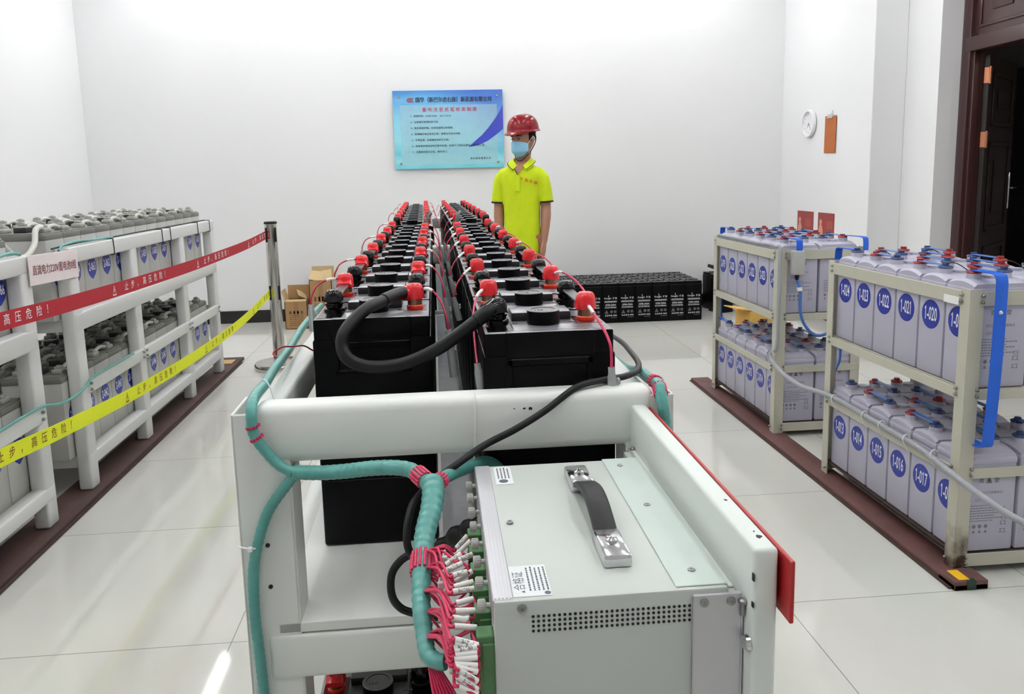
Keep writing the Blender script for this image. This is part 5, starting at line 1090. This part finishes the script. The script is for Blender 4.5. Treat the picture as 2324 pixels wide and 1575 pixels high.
# two red safety posters
for y, lab in ((7.145, 'brick red safety poster with a pale figure, farther of two on the right wall'), (6.735, 'brick red safety poster with a pale figure, nearer of two on the right wall')):
    ps = link('safety_poster', None, None, (XR-0.003, y, 0.795), (0, 0, 0), lab, 'poster', 'brick red safety posters')
    mb = MB(); mb.box(-0.002, 0.002, -0.178, 0.138, -0.125, 0.125); link('sheet', mb.mesh('sheet', M_SIGNRED), ps)
    mb = MB(); yy = 0.085
    mb.lathe([(0.0001, -0.0001), (0.024, -0.0001), (0.024, 0.0001)], (-0.0023, yy, 0.045), 14, 'X'); mb.poly([Vector((-0.0023, yy-0.05, -0.12)), Vector((-0.0023, yy+0.03, -0.12)), Vector((-0.0023, yy+0.036, -0.02)), Vector((-0.0023, yy+0.014, 0.024)), Vector((-0.0023, yy-0.018, 0.022)), Vector((-0.0023, yy-0.042, -0.02))])
    mb.poly([Vector((-0.0023, yy-0.06, -0.10)), Vector((-0.0023, -0.17, -0.10)), Vector((-0.0023, -0.17, -0.085)), Vector((-0.0023, yy-0.05, -0.075))])
    link('figure_print', mb.mesh('figure_print', M_SIGNFIG, 0), ps)
    mb = MB()
    for k in range(3): mb.box(-0.0024, -0.0021, -0.055-k*0.036, -0.03-k*0.036, -0.01, 0.06); 
    mb.box(-0.0024, -0.0021, 0.0, 0.004, -0.1, 0.12)
    link('dull_print', mb.mesh('dull_print', mat('dull_red_print', (172, 84, 76), 0.6), 0), ps)
# ---------------------------------------------------------------- the worker
PP = Vector((0.630, 6.10, 0.0)); YAW = math.radians(-17); HYAW = math.radians(-27)
def ell(c, rx, ry, n=28, pw=2.0, tilt=0.0):
    out = []
    for i in range(n):
        a = 2*PI*i/n; ca, sa = math.cos(a), math.sin(a)
        out.append(Vector((c[0]+rx*math.copysign(abs(ca)**(2/pw), ca), c[1]+ry*math.copysign(abs(sa)**(2/pw), sa), c[2]+tilt*sa)))
    return out
def limb(mb, pts, n=14):
    """pts: (x, y, z, rx, ry)"""
    P = [Vector(p[:3]) for p in pts]; R = []
    for i, p in enumerate(pts):
        d = (P[min(i+1, len(P)-1)]-P[max(i-1, 0)]).normalized(); u = Vector((1, 0, 0)); u = (u-d*u.dot(d)).normalized(); w = d.cross(u)
        R.append([P[i]+u*math.cos(2*PI*k/n)*p[3]+w*math.sin(2*PI*k/n)*p[4] for k in range(n)])
    mb.rings(R)
HC = Matrix.Translation((0.030, -0.020, 1.447)) @ Matrix.Rotation(HYAW, 4, 'Z') @ Matrix.Rotation(math.radians(4), 4, 'X')   # head frame at the chin
def head(mb):
    t = MB()
    prof = [(0.000, 0.026, 0.030, -0.050), (0.012, 0.042, 0.050, -0.038), (0.035, 0.056, 0.072, -0.022), (0.065, 0.066, 0.086, -0.008), (0.095, 0.071, 0.094, 0.0), (0.125, 0.074, 0.098, 0.004), (0.155, 0.075, 0.100, 0.006), (0.185, 0.072, 0.096, 0.006), (0.210, 0.060, 0.082, 0.006), (0.228, 0.040, 0.055, 0.006), (0.236, 0.015, 0.02, 0.006)]
    t.rings([ell((0, cy, z), rx, ry, 28, 2.2) for z, rx, ry, cy in prof])
    for a in ((0.0, -0.102, 0.085, 0.012, 0.016, 0.011), (0.0, -0.098, 0.100, 0.009, 0.013, 0.02), (-0.012, -0.094, 0.080, 0.008, 0.009, 0.007), (0.012, -0.094, 0.080, 0.008, 0.009, 0.007), (0, -0.082, 0.048, 0.022, 0.012, 0.009), (0, -0.086, 0.140, 0.055, 0.014, 0.008)):
        t.rings([ell((a[0], a[1], a[2]-a[5]*math.cos(PI*k/8)), max(.0005, a[3]*math.sin(PI*k/8)), max(.0005, a[4]*math.sin(PI*k/8)), 12) for k in range(9)])
    for s in (-1, 1):    # ears
        t.rings([ell((s*(0.074+0.008*math.sin(PI*k/8)), 0.012+0.004*k/8, 0.085+0.058*k/8), 0.007*max(.15, math.sin(PI*k/8)), 0.018*max(.15, math.sin(PI*k/8)), 12) for k in range(9)])
    bm = t.bm; bm.transform(HC); mb.merge(bm)
SXB = Matrix.Diagonal((0.91, 1, 1, 1))
body = MB()
limb(body, [(0.004, 0.006, 1.30, 0.075, 0.065), (0.008, 0.008, 1.36, 0.064, 0.060), (0.016, 0.006, 1.40, 0.058, 0.056), (0.026, 0.0, 1.45, 0.057, 0.056), (0.034, -0.006, 1.50, 0.057, 0.060)], 18)
body.rings([ell((0, 0, z), rx, ry, 28, 2.4) for z, rx, ry in ((0.80, 0.140, 0.095), (0.90, 0.142, 0.100), (1.0, 0.132, 0.092), (1.12, 0.142, 0.098), (1.24, 0.144, 0.098), (1.30, 0.130, 0.086), (1.340, 0.095, 0.066), (1.360, 0.06, 0.05))])
for s in (-1, 1):
    limb(body, [(s*0.10, 0.0, 1.290, 0.036, 0.040), (s*0.150, 0.004, 1.275, 0.040, 0.044), (s*0.182, 0.008, 1.22, 0.043, 0.045), (s*0.192, 0.012, 1.15, 0.044, 0.046), (s*0.196, 0.014, 1.07, 0.042, 0.043), (s*0.196, 0.006, 1.00, 0.044, 0.045), (s*0.192, -0.008, 0.92, 0.039, 0.041), (s*0.186, -0.022, 0.85, 0.032, 0.036), (s*0.182, -0.028, 0.81, 0.029, 0.035)])
    # hand: palm, four fingers, thumb; the palm faces the thigh, fingers loosely curled
    limb(body, [(s*0.182, -0.028, 0.815, 0.027, 0.033), (s*0.181, -0.032, 0.785, 0.023, 0.040), (s*0.180, -0.036, 0.750, 0.020, 0.045), (s*0.179, -0.038, 0.722, 0.017, 0.044)], 12)
    for k, (dy, ln) in enumerate(((-0.036, 0.070), (-0.012, 0.079), (0.012, 0.074), (0.035, 0.058))):
        y = -0.038+dy; x = s*0.179
        limb(body, [(x, y, 0.730, 0.0105, 0.0105), (x-s*0.002, y-0.002, 0.722-ln*0.35, 0.010, 0.010), (x-s*0.009, y-0.003, 0.722-ln*0.7, 0.009, 0.009), (x-s*0.019, y-0.002, 0.722-ln, 0.007, 0.007)], 8)
    limb(body, [(s*0.178, -0.060, 0.790, 0.013, 0.013), (s*0.172, -0.080, 0.768, 0.012, 0.012), (s*0.168, -0.090, 0.742, 0.0105, 0.0105), (s*0.166, -0.094, 0.718, 0.008, 0.008)], 8)
    limb(body, [(s*0.075, 0, 0.86, 0.080, 0.090), (s*0.082, 0, 0.72, 0.074, 0.083), (s*0.085, -0.004, 0.52, 0.056, 0.060), (s*0.086, 0.004, 0.40, 0.050, 0.056), (s*0.087, 0.012, 0.25, 0.042, 0.048), (s*0.088, 0.014, 0.09, 0.034, 0.040), (s*0.088, 0.012, 0.04, 0.036, 0.044)])
body.bm.transform(SXB); head(body)
P_ = link('person', body.mesh('person', M_SKIN, 0), None, PP, (0, 0, YAW), 'person in red hard hat, blue mask and lime polo standing by the back wall', 'person')
md = P_.modifiers.new('remesh', 'REMESH'); md.mode = 'VOXEL'; md.voxel_size = 0.0055; md.use_smooth_shade = True
md = P_.modifiers.new('smooth', 'SMOOTH'); md.iterations = 4; md.factor = 0.5
def pc(nm, mb, mt, sm=60, lab=None, M=None):
    me = mb.mesh(nm, mt, sm)
    if M is not None: me.transform(M)
    return link(nm, me, P_, label=lab)
# eyes, brows, hair on the head frame
for s in (-1, 1):
    mb = MB(); mb.rings([ell((s*0.030, -0.0925, 0.119-0.0032*math.cos(PI*k/8)), max(.0004, 0.0125*math.sin(PI*k/8)), max(.0004, 0.0055*math.sin(PI*k/8)), 12) for k in range(9)]); pc('eye', mb, M_EYE, M=HC)
    mb = MB(); mb.tube([(s*0.012, -0.098, 0.1385), (s*0.030, -0.0965, 0.142), (s*0.052, -0.083, 0.139)], 0.0026, 8, 5); pc('eyebrow', mb, M_HAIR, M=HC)
mb = MB()
R = []
for z, k in ((0.100, 1.0), (0.13, 1.03), (0.16, 1.05), (0.19, 1.05), (0.215, 0.9)):
    r = []
    for i in range(25):
        a = math.radians(-18+216*i/24); r.append((a, z, k))
    R.append(r)
V = [[mb.bm.verts.new(Vector((0.0765*k*math.cos(a), 0.006+0.101*k*math.sin(a), z+0.012*max(0, -math.sin(a+0.3))))) for a, z, k in r] for r in R]
W = [[mb.bm.verts.new(Vector((0.068*k*math.cos(a), 0.006+0.092*k*math.sin(a), z))) for a, z, k in r] for r in R]
for i in range(4):
    for j in range(24):
        mb.bm.faces.new((V[i][j], V[i][j+1], V[i+1][j+1], V[i+1][j])); mb.bm.faces.new((W[i][j+1], W[i][j], W[i+1][j], W[i+1][j+1]))
for j in range(24): mb.bm.faces.new((V[0][j+1], V[0][j], W[0][j], W[0][j+1])); mb.bm.faces.new((V[4][j], V[4][j+1], W[4][j+1], W[4][j]))
for i in range(4): mb.bm.faces.new((V[i][0], V[i+1][0], W[i+1][0], W[i][0])); mb.bm.faces.new((V[i+1][24], V[i][24], W[i][24], W[i+1][24]))
pc('hair', mb, M_HAIR, M=HC)
# hard hat
HH = HC @ Matrix.Translation((0, 0.004, 0.168)) @ Matrix.Rotation(math.radians(3), 4, 'X')
def hat_ring(z, rx, ry, front=0.0, ridge=0.0, n=48):
    out = []
    for i in range(n):
        a = 2*PI*i/n; x = rx*math.cos(a); y = ry*math.sin(a)
        f = max(0, -math.sin(a))**3
        y -= front*f
        out.append(Vector((x, y, z-0.30*front*f+ridge*math.exp(-(x/0.028)**2))))
    return out
mb = MB()
R = [hat_ring(-0.004, 0.098, 0.122), hat_ring(-0.004, 0.116, 0.139, 0.036), hat_ring(-0.001, 0.118, 0.142, 0.039), hat_ring(0.003, 0.117, 0.141, 0.036), hat_ring(0.006, 0.112, 0.135, 0.014)]
for i in range(15):
    ph = (i+0.4)/15.4*PI/2; k = math.cos(ph)**0.62
    R.append(hat_ring(0.010+0.112*math.sin(ph), 0.110*k, 0.132*k, 0.0, 0.005*max(0, min(1, (i-6)/5))))
mb.rings(R, cap0=True)
hat = pc('hard_hat', mb, M_HELMET, 70, 'glossy red safety helmet', HH)
mb = MB()
ch = [HC @ Vector(p) for p in ((-0.083, 0.010, 0.150), (-0.082, -0.012, 0.09), (-0.066, -0.035, 0.030), (-0.038, -0.052, -0.022), (0.0, -0.058, -0.040), (0.038, -0.048, -0.022), (0.070, -0.018, 0.022), (0.086, 0.020, 0.075), (0.088, 0.038, 0.12), (0.084, 0.03, 0.150))]
mb.tube(ch, 0.0034, 6, 6); pc('chin_strap', mb, M_STRAPK)
# face mask: a bowed sheet over nose, mouth and chin, with ear loops
mb = MB(); NA, NZ = 22, 12; G = []; G2 = []
for j in range(NZ+1):
    t = j/NZ; z = -0.016+0.118*t; r1, r2 = [], []
    for i in range(NA+1):
        u = -1+2*i/NA; lo = max(0.0, 1-t/0.45); a = u*math.radians(66-14*lo)
        zz = z+(0.030*u*u)*lo-0.020*u*u*t
        bul = 1-0.5*u*u
        rx = 0.079-0.016*lo; ry = 0.100+0.012*bul*math.sin(PI*min(1, 0.2+0.7*t))+0.019*math.exp(-(u/0.22)**2)*t**1.5-0.040*lo**1.6
        ry += 0.0018*math.sin(t*PI*7)*bul
        p = Vector((rx*math.sin(a)*1.04, 0.000-ry*math.cos(a), zz)); r1.append(p); r2.append(p+Vector((-math.sin(a), math.cos(a), 0.3*lo))*0.0025)
    G.append(r1); G2.append(r2)
A = [[mb.bm.verts.new(p) for p in r] for r in G]; B = [[mb.bm.verts.new(p) for p in r] for r in G2]
for j in range(NZ):
    for i in range(NA):
        mb.bm.faces.new((A[j][i], A[j][i+1], A[j+1][i+1], A[j+1][i])); mb.bm.faces.new((B[j][i+1], B[j][i], B[j+1][i], B[j+1][i+1]))
for i in range(NA): mb.bm.faces.new((A[0][i+1], A[0][i], B[0][i], B[0][i+1])); mb.bm.faces.new((A[NZ][i], A[NZ][i+1], B[NZ][i+1], B[NZ][i]))
for j in range(NZ): mb.bm.faces.new((A[j][0], A[j+1][0], B[j+1][0], B[j][0])); mb.bm.faces.new((A[j+1][NA], A[j][NA], B[j][NA], B[j+1][NA]))
mk = pc('face_mask', mb, M_MASK, 60, 'pale blue surgical mask', HC)
for s in (-1, 1):
    mb = MB(); mb.tube([HC @ Vector(p) for p in ((s*0.070, -0.045, 0.075), (s*0.078, -0.015, 0.110), (s*0.086, 0.012, 0.128), (s*0.085, 0.026, 0.105), (s*0.078, -0.004, 0.055), (s*0.068, -0.038, 0.012))], 0.0016, 6, 6); pc('ear_loop', mb, M_TIE)
# polo shirt: trunk, sleeves, collar
mb = MB()
sec = [(0.700, 0.152, 0.112), (0.74, 0.152, 0.112), (0.80, 0.151, 0.112), (0.90, 0.149, 0.112), (1.0, 0.146, 0.106), (1.10, 0.153, 0.110), (1.20, 0.163, 0.115), (1.26, 0.172, 0.114), (1.31, 0.176, 0.106), (1.338, 0.158, 0.096), (1.362, 0.122, 0.084), (1.378, 0.092, 0.074), (1.384, 0.070, 0.064)]
R = []
for k, (z, rx, ry) in enumerate(sec):
    r = ell((0, 0.002, z), rx, ry, 40, 2.35)
    r = [p*1+Vector((0.0025*math.sin(9*math.atan2(p.y, p.x)+z*24)*(1 if z < 1.25 else 0.3), 0.0035*math.sin(7*math.atan2(p.y, p.x)+z*31)*(1 if z < 1.25 else 0.2), 0)) for p in r]
    R.append(r)
mb.rings(R, cap0=True, cap1=True)
for s in (-1, 1):
    limb(mb, [(s*0.100, 0.002, 1.312, 0.052, 0.066), (s*0.145, 0.003, 1.302, 0.055, 0.063), (s*0.175, 0.005, 1.268, 0.055, 0.061), (s*0.188, 0.009, 1.22, 0.054, 0.060), (s*0.196, 0.013, 1.15, 0.056, 0.061), (s*0.200, 0.015, 1.100, 0.057, 0.061)], 20)
mb.bm.transform(SXB); shirt = link('polo_shirt', mb.mesh('polo_shirt', M_POLO, 60), P_)
md = shirt.modifiers.new('remesh', 'REMESH'); md.mode = 'VOXEL'; md.voxel_size = 0.007; md.use_smooth_shade = True
md = shirt.modifiers.new('smooth', 'SMOOTH'); md.iterations = 6; md.factor = 0.5
for s in (-1, 1):
    mb = MB(); limb(mb, [(s*0.1998, 0.0150, 1.108, 0.0585, 0.0625), (s*0.2003, 0.0152, 1.096, 0.0590, 0.0630)], 24); mb.bm.transform(SXB); link('sleeve_trim', mb.mesh('sleeve_trim', M_NAVY, 60), shirt, label='dark hem band of the sleeve')
def collar(mb, off=0.0, band=None):
    """two leaves falling outward from the neck, open at the front"""
    for s in (-1, 1):
        R = []
        for i in range(17):
            t = i/16; a = math.radians(92-t*172)  # from the back of the neck round to the front
            ca, sa = math.cos(a), math.sin(a); f = max(0.0, t-0.55)/0.45
            top_ = Vector((0.010+s*(0.061*ca+0.010*f), 0.064*sa+0.006-0.030*f, 1.428-0.010*t-0.052*f**1.4))
            bot_ = Vector((0.006+s*(0.100*ca+0.036*f), 0.100*sa+0.006-0.014*f, 1.396-0.004*t-0.058*f**1.2))
            if band: top_ = top_.lerp(bot_, band[0]); bot_ = top_.lerp(bot_, band[1])
            n = Vector((s*ca, sa, 0.8)).normalized(); n0 = n*off; n = n*(0.0045+off)
            R.append([top_+n0, bot_+n0, bot_+n, top_+n])
        mb.rings(R)
mb = MB(); collar(mb); link('collar', mb.mesh('collar', M_POLO, 60), shirt)
mb = MB(); collar(mb, 0.0012, (0.84, 0.55)); link('collar_stripe', mb.mesh('collar_stripe', M_NAVY, 60), shirt, label='dark stripe near the collar edge')
mb = MB(); mb.poly([Vector((-0.030, -0.100, 1.350)), Vector((-0.008, -0.1055, 1.318)), Vector((-0.004, -0.1125, 1.296))], 0.007, (0, -1, 0)); link('inner_placket', mb.mesh('inner_placket', M_NAVY, 60), shirt, label='dark lining in the open neck')
mb = MB(); mb.poly([Vector((-0.030, -0.050, 1.412)), Vector((0.055, -0.050, 1.412)), Vector((0.026, -0.1000, 1.345)), Vector((-0.006, -0.1135, 1.303)), Vector((-0.030, -0.099, 1.345))], 0.005, (0, -1, 0)); link('open_neck', mb.mesh('open_neck', M_SKIN, 60), shirt, label='skin in the open neck')
mb = MB(); mb.box(-0.019, 0.013, -0.1215, -0.112, 1.185, 1.300, 0.002); link('placket', mb.mesh('placket', M_POLO), shirt)
mb = MB()
for i, c_ in enumerate('矿鑫发展'):
    x0 = 0.030+0.031*i; z0 = 1.272-0.010*i
    def onchest(q, x0=x0, z0=z0):
        x = x0+q.x; z = z0+q.y-0.22*q.x; rx = 0.170*0.91
        return Vector((x, 0.002-0.1145*(1-min(0.98, abs(x/rx))**2.35)**(1/2.35)-0.0125, z))
    mb.text(c_, 0.026, None, bold=0.02, fn=onchest)
link('chest_lettering', mb.mesh('chest_lettering', mat('orange_red_embroidery', (206, 76, 22), 0.7), 0), shirt, label='four red Chinese characters on the chest')
mb = MB()
limb(mb, [(0, 0, 0.92, 0.130, 0.095), (0, 0, 0.84, 0.136, 0.100), (0, 0, 0.76, 0.138, 0.100)], 28)
for s in (-1, 1): limb(mb, [(s*0.068, 0, 0.82, 0.070, 0.092), (s*0.074, 0, 0.70, 0.076, 0.090), (s*0.085, -0.004, 0.52, 0.070, 0.074), (s*0.087, 0.004, 0.3, 0.062, 0.066), (s*0.088, 0.008, 0.06, 0.056, 0.064)], 20)
mb.bm.transform(SXB); tr = link('trousers', mb.mesh('trousers', M_TROUS, 60), P_)
md = tr.modifiers.new('remesh', 'REMESH'); md.mode = 'VOXEL'; md.voxel_size = 0.009; md.use_smooth_shade = True
for s in (-1, 1):
    mb = MB(); mb.rings([ell((s*0.090, -0.045+0.015*k/5, z), rx, ry, 20, 2.4) for k, (z, rx, ry) in enumerate(((0.0, 0.042, 0.125), (0.03, 0.044, 0.128), (0.05, 0.041, 0.115), (0.075, 0.036, 0.075), (0.095, 0.034, 0.055)))]); link('shoe', mb.mesh('shoe', M_SHOE, 50), P_)
